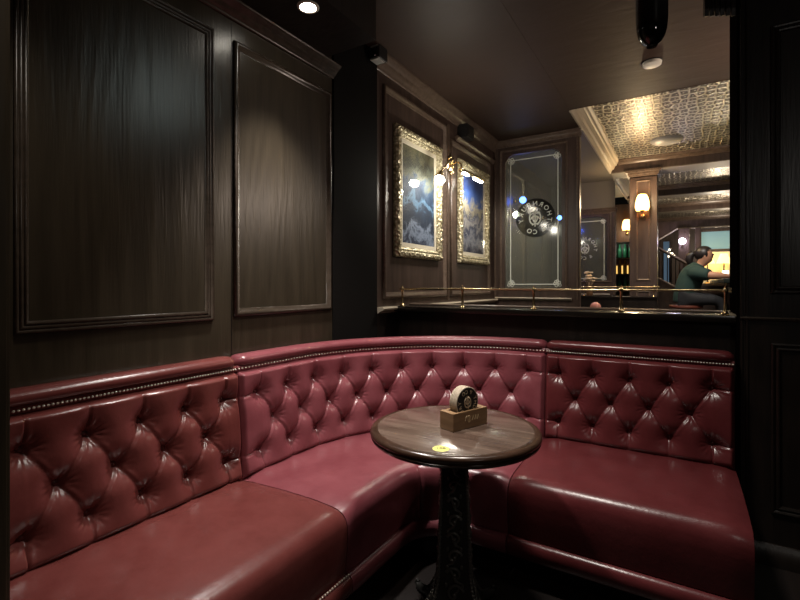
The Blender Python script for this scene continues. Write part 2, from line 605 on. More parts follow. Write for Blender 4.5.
for y0, y1 in coffers:
    sweep(bm, (-0.845, y0, ZC), (-0.845, y1, ZC), (1, 0, 0), cof)
obj('coffer_cornice', bm, M['cream'], ce, smooth=True, angle=20)
bm = BM()
for y0, y1 in coffers:
    sweep(bm, (-0.74, y1, 2.955), (4.0, y1, 2.955), (0, -1, 0), [(0, 0), (.02, .004), (.03, .016), (.05, .024), (.06, .044), (.075, .05), (.08, .065), (0, .065)])
obj('beam_cornice', bm, M['brownm'], ce)
for i, (y0, y1) in enumerate(((6.99, 7.40), (9.2, 9.5), (11.3, 11.6), (13.7, 14.0))):
    bm = BM()
    box(bm, -0.845, y0, ZC, 4.0, y1, 3.06, 0.004)
    b_ = struct('trim_%d' % (4 + i), bm, M['brown'])
    bm = BM()
    box(bm, -0.845, y0 + .012, ZC - .008, 4.0, y1 - .012, ZC)
    obj('beam_underside', bm, M['plaster'], b_)

# ---- far walls
bm = BM()
box(bm, -2.2, 14.4, 0, 4.0, 14.5, 3.2)
struct('wall_back', bm, M['brown'])
bm = BM()
box(bm, -1.96, 9.0, 0, -1.76, 14.4, 3.06)
struct('wall_left_end', bm, M['brown'])
bm = BM()
box(bm, 3.6, -1.5, 0, 3.7, 14.4, 3.2)
struct('wall_right_far', bm, M['brown'])
bm = BM()
box(bm, -2.2, -1.6, 0, 4.0, -1.5, 3.2)
struct('wall_front', bm, M['walldk'])

# ================================================================== ETCHED GLASS SCREENS
WORD = 'THORNBURY'

def emblem(bm, c, R, mirror, size, ud=V((1, 0, 0)), nrm=V((0, -1, 0)), up=V((0, 0, 1)), rot=0.0, depth=.0006):
    """ring of letters + centre ornament in the plane (ud, up)"""
    sx = -1 if mirror else 1
    def place(ch, ang, inward):
        # ang: clockwise from the top
        a = ang + rot
        pos = V(c) + ud * (sx * R * math.sin(a)) + up * (R * math.cos(a))
        tilt = a + (PI if inward else 0)
        ex = ud * (sx * math.cos(tilt)) + up * (-math.sin(tilt))
        ey = ud * (sx * math.sin(tilt)) + up * (math.cos(tilt))
        Mx = Matrix(((ex.x, ey.x, nrm.x, pos.x), (ex.y, ey.y, nrm.y, pos.y), (ex.z, ey.z, nrm.z, pos.z), (0, 0, 0, 1)))
        text_into(bm, ch, size, Mx, depth)
    n = len(WORD)
    for i, ch in enumerate(WORD):
        place(ch, math.radians(-100 + 200 * i / (n - 1)), False)
    for ch, a in (('&', 214), ('C', 180), ('O', 156)):
        place(ch, math.radians(a), True)
    # ornament: crossed scrolls round an upright
    def P2(x, y):
        cr, sr = math.cos(rot), math.sin(rot)
        return V(c) + ud * (sx * (x * cr + y * sr)) + up * (-x * sr + y * cr) + nrm * depth
    k = R * .62
    tube(bm, [P2(0, -k), P2(0, k)], size * .10, 5)
    tube(bm, [P2(-k * .45, k * .55), P2(0, k * .75), P2(k * .45, k * .55)], size * .11, 5)
    for s in (-1, 1):
        tube(bm, [P2(s * k * (.25 + .38 * math.sin(t)), k * .9 * math.cos(t) * .75) for t in [PI * j / 8 for j in range(9)]], size * .11, 5)
        tube(bm, [P2(s * k * .5 * (1 - j / 8) * math.cos(j * .8), k * .4 * math.sin(j * .8) - k * .15) for j in range(9)], size * .10, 5)
    tube(bm, [P2(-k * .35, -k * .8), P2(0, -k * .6), P2(k * .35, -k * .8)], size * .10, 5)

def screen(y, x0, x1, ztop, gx0, gx1, gz0, gz1, label, small, crownz):
    root = thing('etched_glass_screen', label, 'glass screen', ((x0 + x1) / 2, y + .03, 0), 'etched glass screens between booths')
    bm = BM()
    t = .035
    box(bm, x0, y - t, 0, gx0, y + t, ztop)
    box(bm, gx1, y - t, 0, x1, y + t, ztop)
    box(bm, gx0, y - t, gz1, gx1, y + t, ztop)
    box(bm, gx0, y - t, 0, gx1, y + t, gz0)
    # cut corners of the opening
    for xa, s in ((gx0, 1), (gx1, -1)):
        c = .085
        A = [bm.verts.new((xa + s * u, yy, gz1 - w)) for yy in (y - t + .006, y + t - .006) for u, w in ((0, 0), (c, 0), (c * .45, c * .30), (0, c))]
        bm.faces.new(A[:4]); bm.faces.new(A[4:][::-1])
        for i in range(4):
            bm.faces.new((A[i], A[(i + 1) % 4], A[4 + (i + 1) % 4], A[4 + i]))
    obj('frame', bm, M['brown'], root)
    bm = BM()
    ring_moulding(bm, (0, y - t, 0), (1, 0, 0), (0, 0, 1), (0, -1, 0), gx0 - .055, gx1 + .055, gz0 - .02, gz1 + .055,
                  [(0, 0), (0, .010), (.008, .014), (.016, .008), (.022, .004), (.022, 0)])
    sweep(bm, (x0, y - t, crownz), (x1 + .02, y - t, crownz), (0, -1, 0), [(a * .6, b * .42) for a, b in crown])
    for xx in (x0 + .012, x1 - .030):
        box(bm, xx, y - t - .01, LEDGE, xx + .016, y - t, crownz - .06, .003)
    obj('frame_moulding', bm, M['brownm'], root)
    bm = BM()
    sweep(bm, (x0 + .03, y - t, LEDGE + .02), (x1 - .075, y - t, LEDGE + .02), (0, -1, 0), [(0, 0), (.03, 0), (.034, -.01), (.026, -.02), (.012, -.03), (0, -.034)])
    obj('shelf_rail', bm, M['cream'], root)
    bm = BM()
    box(bm, gx0 - .002, y - .005, gz0 - .002, gx1 + .002, y + .005, gz1 + .002)
    obj('glass_pane', bm, M['etchpane'], root)
    # etched double border with corner knots
    bm = BM()
    yy = y - .0062
    a, b, lo, hi = gx0 + .055, gx1 - .045, gz0 + .04, gz1 - .06
    w = .0045
    for p, q in (((a, lo), (b, lo)), ((a, hi), (b, hi)), ((a, lo), (a, hi)), ((b, lo), (b, hi))):
        box(bm, min(p[0], q[0]) - w, yy - .0006, min(p[1], q[1]) - w, max(p[0], q[0]) + w, yy + .0006, max(p[1], q[1]) + w)
    for cx, sx in ((a, 1), (b, -1)):
        for cz, sz in ((lo, 1), (hi, -1)):
            for k, (ox, oz) in enumerate(((.0, .0), (.032, .006), (.006, .032), (-.018, -.010), (.022, .024), (-.012, .016), (.016, -.014))):
                pts = [(cx + sx * ox + .014 * math.cos(t), yy, cz + sz * oz + .014 * math.sin(t)) for t in [2 * PI * j / 10 for j in range(11)]]
                tube(bm, pts, .0035, 4, False)
    obj('etched_border', bm, M['etch'], root)
    cx, cz = (gx0 + gx1) / 2 + .02, gz0 + (gz1 - gz0) * .515
    if not small:
      bm = BM()
      lathe(bm, [(0, 0), (.205, 0), (.205, .0008), (0, .0008)], 40, (cx, y - .0055, cz), Matrix.Rotation(PI / 2, 3, 'X'))
      obj('emblem_disc', bm, M['emblemdisc'], root)
    bm = BM()
    emblem(bm, (cx, y - .0075, cz), .150, True, .068)
    obj('etched_emblem', bm, M['etch'], root)
    return root

screen(4.88, XW, -0.865, ZC - .002, -1.634, -1.036, 1.268, 2.705,
       'tall etched glass screen nearest, beside the two gilt pictures', False, ZC - .004)
screen(7.50, XW, -0.83, 2.45, -1.62, -0.945, 1.36, 2.33,
       'far etched glass screen seen through the opening, left of the lamp pillar', True, 2.45)
bm = BM()
box(bm, XW, 7.47, 2.45, -0.845, 7.53, ZC)
struct('trim_8', bm, M['plaster'])

# ================================================================== BENCHES
QROW = .130
ZROWS = (.803, .673, .543)
XB, YB, RB = -1.672, 2.645, .93          # reference line of the backrests and its corner radius

def ref_point(kind, s):
    """reference line of the backrest (button depth line): point, inward normal"""
    if kind == 'left':
        return V((XB, 0.44 + s, 0)), V((1, 0, 0))
    if kind == 'right':
        return V((-0.655 + s, YB, 0)), V((0, -1, 0))
    R = RB
    c = V((XB + R, YB - R, 0))
    l1 = c.y - 1.362
    l2 = R * PI / 2
    if s < l1:
        return V((XB, 1.362 + s, 0)), V((1, 0, 0))
    if s < l1 + l2:
        a = (s - l1) / R
        d = V((-math.cos(a), math.sin(a), 0))
        return c + d * R, -d
    return V((c.x + s - l1 - l2, YB, 0)), V((0, -1, 0))

LEN = {'left': .919, 'right': .868, 'corner': (YB - RB - 1.362) + RB * PI / 2 + (-.659 - (XB + RB))}

def smooth01(x):
    x = max(0.0, min(1.0, x))
    return x * x * (3 - 2 * x)

def relief(s, z, L, s0, p, n):
    """tufted height above the button line. n buttons in rows 1 and 3, n-1 in row 2"""
    u = (s - s0) / p
    w = (ZROWS[0] - z) / QROW
    g = math.hypot(1 / p, 1 / (2 * QROW))
    sg = 1.0
    if 0 <= u <= n - 1:
        a, b = u + w / 2, u - w / 2
        fa, fb = a - round(a), b - round(b)
        dd = min(abs(fa), abs(fb)) / g
        sg = (fa if abs(fa) < abs(fb) else fb)
        dv = abs(u - round(u)) * p
        if 0 <= w <= 2:
            best = dd
        else:
            x = -w if w < 0 else w - 2
            t = smooth01(x / .22)
            best = dd * (1 - t) + dv * t
            if t > .5:
                sg = u - round(u)
    else:
        best = min(abs(w), abs(w - 2)) * QROW
        sg = w if abs(w) < abs(w - 2) else w - 2
    # buttons: smooth sum of dimples, radial creases near each
    dip = core = wr_ = 0.0
    db = 9.0
    for r in (0, 1, 2):
        off = .5 if r == 1 else 0
        cnt = n - 1 if r == 1 else n
        k0 = round(u - off)
        for k in (k0 - 1, k0, k0 + 1):
            if k < 0 or k >= cnt:
                continue
            du = (u - off - k) * p
            dz = (w - r) * QROW
            d2 = du * du + dz * dz
            if d2 > .03:
                continue
            d = math.sqrt(d2)
            db = min(db, d)
            dip += math.exp(-(d / .046) ** 1.7)
            core += math.exp(-(d / .014) ** 2)
            if d < .075:
                th = math.atan2(dz, du)
                kk = k * 3 + r
                wr_ += (.0016 + .0007 * math.sin(kk * 2.7)) * math.cos(14 * th + 1.9 * kk) * math.exp(-((d - .031) / .017) ** 2)
    far = smooth01((db - .02) / .09)
    h = .046 - .036 * dip - .011 * core + wr_
    h -= .010 * math.exp(-(best / .026) ** 1.3)                    # valley along the folds
    h -= .0062 * math.exp(-best / .0035) * (1 - .3 * far)          # the sharp pleat line itself
    if sg > 0:
        h += .0032 * math.exp(-((best - .010) / .006) ** 2) * (1 - .4 * far)   # overlapped pleat edge
    h += .0014 * math.sin(21 * s + 2) * math.sin(27 * z + s * 5)
    # tuck in at the edges
    e = min(smooth01((.924 - z) / .030), smooth01((z - .432) / .045), smooth01((s + .004) / .022), smooth01((L - s + .004) / .022))
    return h * e + (-.010 if z > .8 and z > .90 else .012) * (1 - e)

def back_off(z):
    return -.030 + .034 * (.93 - z) / .48

def seat_paths(kind):
    """(outer, inner) pairs along the seat"""
    if kind == 'left':
        return [(V((XB, .44 + .919 * t, 0)), V((-1.078, .44 + .949 * t, 0))) for t in [i / 24 for i in range(25)]]
    if kind == 'right':
        return [(V((x, YB, 0)), V((x, 1.97, 0))) for x in [-.653 + (.215 + .653) * i / 24 for i in range(25)]]
    out = []
    Ro, Ri = RB, .20
    co = V((XB + Ro, YB - Ro, 0))
    ci = V((-1.078 + Ri, 1.97 - Ri, 0))
    for i in range(9):
        t = i / 8
        out.append((V((XB, 1.363 + (co.y - 1.363) * t, 0)), V((-1.078, 1.394 + (ci.y - 1.394) * t, 0))))
    for i in range(1, 33):
        a = PI / 2 * i / 32
        d = V((-math.cos(a), math.sin(a), 0))
        out.append((co + d * Ro, ci + d * Ri))
    for i in range(1, 7):
        t = i / 6
        out.append((V((co.x + (-.657 - co.x) * t, YB, 0)), V((ci.x + (-.657 - ci.x) * t, 1.97, 0))))
    return out

def loft(bm, paths, prof, endcrown=0.0, groove=()):
    """prof: (fraction from outer to inner, extra offset towards the room, z)"""
    rows = []
    n = len(paths)
    for i, (o, q) in enumerate(paths):
        d = (q - o).normalized()
        gr = .010 if i in groove else (.002 if (i - 1 in groove or i + 1 in groove) else 0)
        e = min(i, n - 1 - i)
        drop = endcrown * (1.0 if e == 0 else (.25 if e == 1 else 0))
        row = []
        for f, ex, z in prof:
            k_ = max(0, f * 2 - 1)
            p = o + (q - o) * f + d * (ex - drop * .6 - gr * k_)
            zz = z - (drop + gr * k_ * .6) * (1 if z > .3 else 0)
            row.append(bm.verts.new((p.x, p.y, zz)))
        rows.append(row)
    for A, B in zip(rows, rows[1:]):
        for k in range(len(prof) - 1):
            bm.faces.new((A[k], A[k + 1], B[k + 1], B[k]))
    for row in (rows[0], rows[-1]):
        bm.faces.new(row)
    return bm

# shared nail and button meshes
def proto_mesh(name, fn, m):
    bm = BM()
    fn(bm)
    bmesh.ops.recalc_face_normals(bm, faces=bm.faces)
    me = bpy.data.meshes.new(name)
    bm.to_mesh(me)
    bm.free()
    me.polygons.foreach_set('use_smooth', [True] * len(me.polygons))
    me.materials.append(m)
    return me

def frame_rot(nrm, tilt=0.0):
    """rotation taking +Z to the horizontal normal"""
    return V((nrm.x, nrm.y, nrm.z)).to_track_quat('Z', 'Y').to_euler()

nail_me = proto_mesh('nailhead', lambda b: lathe(b, [(0, .0036), (.0024, .0031), (.0040, .0016), (.0047, -.001), (0, -.001)], 8), M['nail'])

def bench(kind, label, leath, s0, p, n, loc):
    root = thing('banquette_bench', label, 'bench', loc, 'red leather banquette sections')
    L = LEN[kind]
    # tufted back
    ns = max(2, int(L / .0052))
    nz = 98
    z0, z1 = .425, .925
    bm = BM()
    grid = []
    for i in range(ns + 1):
        s = L * i / ns
        pt, nr = ref_point(kind, s)
        col = []
        for j in range(nz + 1):
            z = z0 + (z1 - z0) * j / nz
            o = back_off(z) + relief(s, z, L, s0, p, n)
            q = pt + nr * o
            col.append(bm.verts.new((q.x, q.y, z)))
        grid.append(col)
    back = []
    for i in range(0, ns + 1):
        s = L * i / ns
        pt, nr = ref_point(kind, s)
        q = pt - nr * .075
        back.append((bm.verts.new((q.x, q.y, z0)), bm.verts.new((q.x, q.y, z1))))
    for i in range(ns):
        for j in range(nz):
            bm.faces.new((grid[i][j], grid[i + 1][j], grid[i + 1][j + 1], grid[i][j + 1]))
        bm.faces.new((back[i][0], back[i][1], back[i + 1][1], back[i + 1][0]))
        bm.faces.new((grid[i][nz], grid[i + 1][nz], back[i + 1][1], back[i][1]))
        bm.faces.new((grid[i][0], back[i][0], back[i + 1][0], grid[i + 1][0]))
    bm.faces.new(grid[0] + [back[0][1], back[0][0]])
    bm.faces.new(grid[-1] + [back[-1][1], back[-1][0]])
    br = obj('tufted_backrest', bm, leath, root, smooth=True, angle=75)
    # buttons
    btn_me = proto_mesh('button', lambda b: lathe(b, [(0, .0075), (.004, .0068), (.008, .0042), (.0098, 0), (.0095, -.003), (0, -.003)], 14), leath)
    first = None
    for r in range(3):
        cnt = n - 1 if r == 1 else n
        for k in range(cnt):
            s = s0 + (k + (.5 if r == 1 else 0)) * p
            pt, nr = ref_point(kind, s)
            z = ZROWS[r]
            q = pt + nr * (back_off(z) + relief(s, z, L, s0, p, n) + .0065)
            if first is None:
                first = bpy.data.objects.new('button', btn_me)
                COL.objects.link(first)
                first.parent = br
                ORG[first] = V((q.x, q.y, z))
                first.location = V((q.x, q.y, z)) - V(loc)
                first.rotation_euler = frame_rot(nr)
            else:
                copy_at(first, br, (q.x, q.y, z), frame_rot(nr))
    # padded top roll
    prof = [(-.078, .905), (-.040, .915), (-.030, .935), (-.014, .938), (-.006, .942), (.002, .950), (.004, .960), (.002, .970), (-.006, .979), (-.022, .985), (-.045, .987), (-.072, .984), (-.078, .975)]
    bm = BM()
    rows = []
    m_ = max(8, int(L / .02))
    for i in range(m_ + 1):
        s = L * i / m_
        pt, nr = ref_point(kind, s)
        e = min(s, L - s)
        sq = 1 - .35 * math.exp(-(e / .012))
        rows.append([bm.verts.new((pt.x + nr.x * (-.078 + (a + .078) * sq), pt.y + nr.y * (-.078 + (a + .078) * sq), .93 + (z - .93) * sq)) for a, z in prof])
    for A, B in zip(rows, rows[1:]):
        for k in range(len(prof)):
            k2 = (k + 1) % len(prof)
            bm.faces.new((A[k], A[k2], B[k2], B[k]))
    bm.faces.new(rows[0]); bm.faces.new(rows[-1])
    tr = obj('top_roll', bm, leath, root, smooth=True, angle=60)
    # welt band the nails sit on
    bm = BM()
    rows = []
    for i in range(m_ + 1):
        s = L * i / m_
        pt, nr = ref_point(kind, s)
        rows.append([bm.verts.new((pt.x + nr.x * a, pt.y + nr.y * a, z)) for a, z in ((-.06, .908), (-.030, .908), (-.016, .915), (-.011, .932), (-.016, .940), (-.06, .940))])
    for A, B in zip(rows, rows[1:]):
        for k in range(6):
            k2 = (k + 1) % 6
            bm.faces.new((A[k], A[k2], B[k2], B[k]))
    bm.faces.new(rows[0]); bm.faces.new(rows[-1])
    band = obj('nail_band', bm, leath, root, smooth=True)
    # nails
    nn = min(100, int(L / .0125))
    fn = None
    for i in range(nn):
        s = L * (i + .5) / nn
        pt, nr = ref_point(kind, s)
        q = V((pt.x + nr.x * -.0112, pt.y + nr.y * -.0112, .9255))
        if fn is None:
            fn = bpy.data.objects.new('nailhead', nail_me)
            COL.objects.link(fn)
            fn.parent = root
            ORG[fn] = q
            fn.location = q - V(loc)
            fn.rotation_euler = frame_rot(nr)
        else:
            copy_at(fn, root, q, frame_rot(nr))
    # seat cushion
    paths = seat_paths(kind)
    prof = [(0, .012, .20), (0, .012, .452), (.15, 0, .460), (.45, 0, .463), (.72, 0, .460), (1, -.075, .452), (1, -.045, .446), (1, -.022, .434), (1, -.008, .416), (1, 0, .392), (1, .002, .35), (1, -.002, .28), (1, -.010, .20)]
    bm = BM()
    loft(bm, paths, prof, .016, (21, 31) if kind == 'corner' else ())
    obj('seat_cushion', bm, leath, root, smooth=True, angle=60)
    # valance roll along the bottom
    prof = [(1, -.10, .112), (1, -.10, .196), (1, -.012, .196), (1, .006, .190), (1, .016, .176), (1, .018, .155), (1, .014, .130), (1, .004, .116)]
    bm = BM()
    loft(bm, paths, prof, .004)
    obj('valance', bm, leath, root, smooth=True, angle=60)
    # recessed plinth
    bm = BM()
    loft(bm, paths, [(0, 0, .0), (0, 0, .19), (1, -.11, .19), (1, -.11, .0)])
    obj('plinth', bm, M['black'], root)
    if kind == 'left':
        for i in range(24):
            y = 1.383 - i * .0135
            copy_at(fn, root, (-1.0765, y, .2005), frame_rot(V((1, 0, 0))))
    return root

bench('left', 'chestnut red tufted leather bench section along the left panelled wall', M['leatherA'], .140, .1775, 5, (-1.4, .92, 0))
bench('corner', 'rose red curved tufted leather corner bench section behind the round table', M['leatherB'], .112, (LEN['corner'] - .112 - .100) / 9, 10, (-1.3, 2.2, 0))
bench('right', 'oxblood red tufted leather bench section right of the round table', M['leatherC'], .070, .1775, 5, (-.22, 2.35, 0))

# ================================================================== TABLE
TX, TY = -.754, 1.637
root = thing('pedestal_table', 'round dark walnut pedestal table in front of the corner bench', 'table', (TX, TY, 0))
RT = .328
bm = BM()
lathe(bm, [(0, .7500), (RT - .034, .7500), (RT - .031, .7490), (RT - .029, .7492)], 96, (TX, TY, 0))
obj('tabletop', bm, M['table'], root, smooth=True, angle=30)
bm = BM()
lathe(bm, [(RT - .029, .7492), (RT - .024, .7496), (RT - .012, .7482), (RT - .004, .7440), (RT, .7370), (RT - .001, .7300), (RT - .006, .7260), (RT - .007, .7225), (RT - .003, .7190),
           (RT - .006, .7120), (RT - .014, .7060), (RT - .03, .7040), (0, .7040)], 96, (TX, TY, 0))
obj('moulded_edge', bm, M['tedge'], root, smooth=True, angle=50)
# cast-iron column: square with corner ribs, flaring to the foot
CR = math.radians(24)

def sq(h, ang):
    ca, sa = math.cos(ang), math.sin(ang)
    return [V((ca * x - sa * y, sa * x + ca * y, 0)) for x, y in ((-h, -h), (h, -h), (h, h), (-h, h))]

def half(z):
    z = max(0.03, min(.66, z))
    t = (.66 - z) / .63
    return .044 + .022 * t + .050 * max(0, (t - .72) / .28) ** 2

bm = BM()
rings = []
for i in range(25):
    z = .03 + .64 * i / 24
    rings.append([bm.verts.new((TX + q.x, TY + q.y, z)) for q in sq(half(z), CR)])
for A, B in zip(rings, rings[1:]):
    for k in range(4):
        bm.faces.new((A[k], A[(k + 1) % 4], B[(k + 1) % 4], B[k]))
bm.faces.new(rings[0]); bm.faces.new(rings[-1])
obj('column', bm, M['iron'], root)
for k in range(4):
    bm = BM()
    tube(bm, [V((TX, TY, .04 + .60 * j / 131)) + sq(half(.04 + .60 * j / 131), CR)[k] for j in range(132)], [.0075 if j % 3 == 1 else .0052 for j in range(132)], 8)
    obj('beaded_corner', bm, M['wornlit'], root, smooth=True)
# scroll ornament on each face
bm = BM()
for k in range(4):
    a = CR + k * PI / 2
    nx = V((math.cos(a - PI / 2), math.sin(a - PI / 2), 0))
    tx = V((math.cos(a), math.sin(a), 0))
    for j in range(9):
        z = .075 + j * .066
        h = half(z)
        w = h * .52
        sgn = 1 if j % 2 else -1
        def pt(x, dz, o=0.0):
            return V((TX, TY, z + dz)) + nx * (half(z + dz) + .003 + o) + tx * x
        tube(bm, [pt(sgn * w * (1 - .75 * t) * math.cos(5.2 * t + .3), w * (1 - .75 * t) * math.sin(5.2 * t + .3)) for t in [q / 12 for q in range(13)]], [.0065 - .0025 * q / 12 for q in range(13)], 6)
        tube(bm, [pt(-sgn * w * .9, -.030), pt(-sgn * w * .2, -.020, .003), pt(sgn * w * .55, .026)], [.003, .006, .003], 6)
        ball(bm, pt(0, 0, .002), .0085, 8, 6)
        for s in (-1, 1):
            ball(bm, pt(s * w * .85, .030), .006, 8, 6, (1, 1, 1.6))
obj('scroll_relief', bm, M['wornlit'], root, smooth=True)
bm = BM()
for h, za, zb in ((.056, .655, .668), (.062, .668, .682), (.052, .682, .704)):
    A = [bm.verts.new((TX + q.x, TY + q.y, za)) for q in sq(h, CR)]
    B = [bm.verts.new((TX + q.x, TY + q.y, zb)) for q in sq(h + .004, CR)]
    for k in range(4):
        bm.faces.new((A[k], A[(k + 1) % 4], B[(k + 1) % 4], B[k]))
    bm.faces.new(A); bm.faces.new(B)
obj('collar', bm, M['iron'], root)
for k in range(4):
    a = CR + PI / 4 + k * PI / 2
    d = V((math.cos(a), math.sin(a), 0))
    bm = BM()
    tube(bm, [V((TX, TY, z)) + d * r for r, z in ((.05, .075), (.09, .055), (.13, .034), (.18, .020), (.215, .018))], [.030, .028, .022, .018, .016], 10)
    tube(bm, [V((TX, TY, z)) + d * r for r, z in ((.215, .018), (.230, .026), (.226, .036), (.214, .036))], [.014, .011, .008, .005], 8)
    bot = min(v.co.z for v in bm.verts)
    obj('foot', bm, M['iron'], root, smooth=True)
# number sticker stuck on the top
bm = BM()
SX, SY = -.689, 1.388
lathe(bm, [(0, .7506), (.028, .7506), (.029, .7500), (0, .7500)], 28, (SX, SY, 0))
st = obj('number_sticker', bm, M['yellow'], root)
bm = BM()
ex = V((.8526, .5225, 0)); ey = V((-.5225, .8526, 0))
Mx = Matrix(((ex.x, ey.x, 0, SX), (ex.y, ey.y, 0, SY), (0, 0, 1, .7511), (0, 0, 0, 1)))
text_into(bm, '108', .022, Mx, .0003)
obj('printed_number', bm, M['ink'], st)

# ---- coaster block + coasters
ang = math.radians(63)                      # long direction of the block
e1 = V((math.cos(ang), math.sin(ang), 0))
e1 = V((.36, .93, 0)).normalized()
e2 = V((-e1.y, e1.x, 0))                    # towards the back-left
B0 = V((-.724, 1.562, .751))                # front left lower corner
LB, DB, HB = .186, .074, .066
def bp(a, b, c):
    return B0 + e1 * a + e2 * b + V((0, 0, c))
def obox(bm, a0, b0, c0, a1, b1, c1, bev=.0):
    vs = [bm.verts.new(bp(a, b, c)) for c in (c0, c1) for a, b in ((a0, b0), (a1, b0), (a1, b1), (a0, b1))]
    fs = [(0, 3, 2, 1), (4, 5, 6, 7), (0, 1, 5, 4), (1, 2, 6, 5), (2, 3, 7, 6), (3, 0, 4, 7)]
    for f in fs:
        bm.faces.new([vs[i] for i in f])
    if bev:
        bmesh.ops.bevel(bm, geom=list({e for v in vs for e in v.link_edges}), offset=bev, segments=2, affect='EDGES')
blk = thing('coaster_holder', 'slotted oak block holding round coasters on the table', 'coaster holder', tuple(bp(LB / 2, DB / 2, 0)))
bm = BM()
# block with a slot: front wall, back wall, floor, two ends
s0_, s1_ = .026, .152
obox(bm, 0, 0, 0, LB, .012, HB, .0012)
obox(bm, 0, DB - .012, 0, LB, DB, HB, .0012)
obox(bm, 0, .011, 0, s0_, DB - .011, HB)
obox(bm, s1_, .011, 0, LB, DB - .011, HB)
obox(bm, s0_ - .001, .011, 0, s1_ + .001, DB - .011, .034)
obj('block', bm, M['block'], blk)
bm = BM()
def etext(s, a, c, size):
    pos = bp(a, -.0004, c)
    n_ = -e2
    Mx = Matrix(((e1.x, 0, n_.x, pos.x), (e1.y, 0, n_.y, pos.y), (0, 1, 0, pos.z), (0, 0, 0, 1)))
    text_into(bm, s, size, Mx, .0003)
# carved device: small crest with three letter-like strokes to its right
def ep(a, c):
    return bp(a, -.0006, c)
tube(bm, [ep(.083 + .007 * math.sin(t), .036 + .013 * math.cos(t)) for t in [2 * PI * j / 12 for j in range(13)]], .0016, 5, False)
tube(bm, [ep(.083, .026), ep(.083, .046)], .0028, 5)
tube(bm, [ep(.062, .030), ep(.066, .044), ep(.072, .050)], .0013, 5)
for k in range(3):
    tube(bm, [ep(.100 + k * .014, .028), ep(.106 + k * .014, .046), ep(.110 + k * .014, .030)], .0013, 5)
obj('carved_device', bm, M['engrave'], blk)
RC = .060
lab = ['black-faced round coaster with tan lettering at the front of the block',
       'second beige-edged coaster, right behind the black-faced one',
       'third beige-edged coaster from the front in the block',
       'fourth beige-edged coaster from the front in the block',
       'fifth coaster, rearmost in the oak block']
for k in range(5):
    b0 = .0140 + k * .0080
    t = .0068
    root = thing('coaster', lab[k], 'coaster', tuple(bp(.089, b0 + t / 2, .0345)), 'coasters standing in the oak block')
    c0 = bp(.089, b0, .0345 + RC)
    Rm = Matrix(((e1.x, 0, e2.x), (e1.y, 0, e2.y), (0, 1, 0)))
    bm = BM()
    lathe(bm, [(0, 0), (RC - .001, 0), (RC, .001), (RC, t - .001), (RC - .001, t), (0, t)], 56, tuple(c0), Rm)
    disc = obj('card_disc', bm, M['card'], root, smooth=True, angle=30)
    if k == 0:
        bm = BM()
        lathe(bm, [(0, -.0005), (RC * .93, -.0005), (RC * .93, .0003), (0, .0003)], 48, tuple(c0), Rm)
        obj('black_face', bm, M['cardblk'], root)
        bm = BM()
        emblem(bm, c0 - e2 * .0008, RC * .70, False, .0215, ud=e1, nrm=-e2, rot=math.radians(172), depth=.0002)
        obj('printed_emblem', bm, M['cardtxt'], root)

# ================================================================== BRASS RAIL ON THE LEDGE
def rail(y, x0, x1, posts, z0, z1, label):
    root = thing('brass_rail', label, 'rail', ((x0 + x1) / 2, y, z0))
    bm = BM()
    tube(bm, [(x0, y, z1), (x1, y, z1)], .0065, 10)
    obj('rail_tube', bm, M['brass'], root, smooth=True)
    for x in posts:
        bm = BM()
        lathe(bm, [(0, 0), (.020, 0), (.020, .004), (.013, .008), (.009, .014), (.0075, .02), (.0075, z1 - z0 - .02), (.010, z1 - z0 - .012), (.0135, z1 - z0), (.010, z1 - z0 + .012), (.0055, z1 - z0 + .015), (.0065, z1 - z0 + .021), (0, z1 - z0 + .026)], 14, (x, y, z0))
        obj('post', bm, M['brass'], root, smooth=True)
    return root
rail(2.83, -1.735, .215, (-1.715, -1.245, -.772, -.286, .190), LEDGE + .001, 1.272, 'thin brass gallery rail on posts along the black ledge')

# low dark half wall and its own rail at the next booth
bm = BM()
box(bm, XW, 6.72, 0, -.27, 6.96, LEDGE - .02)
box(bm, XW, 6.70, LEDGE - .02, -.26, 6.98, LEDGE)
struct('wall_divider_far', bm, M['walldk'])
rail(6.76, -1.70, -.235, (-1.65, -1.15, -.30), LEDGE, 1.275, 'far brass rail passing in front of the lamp pillar')

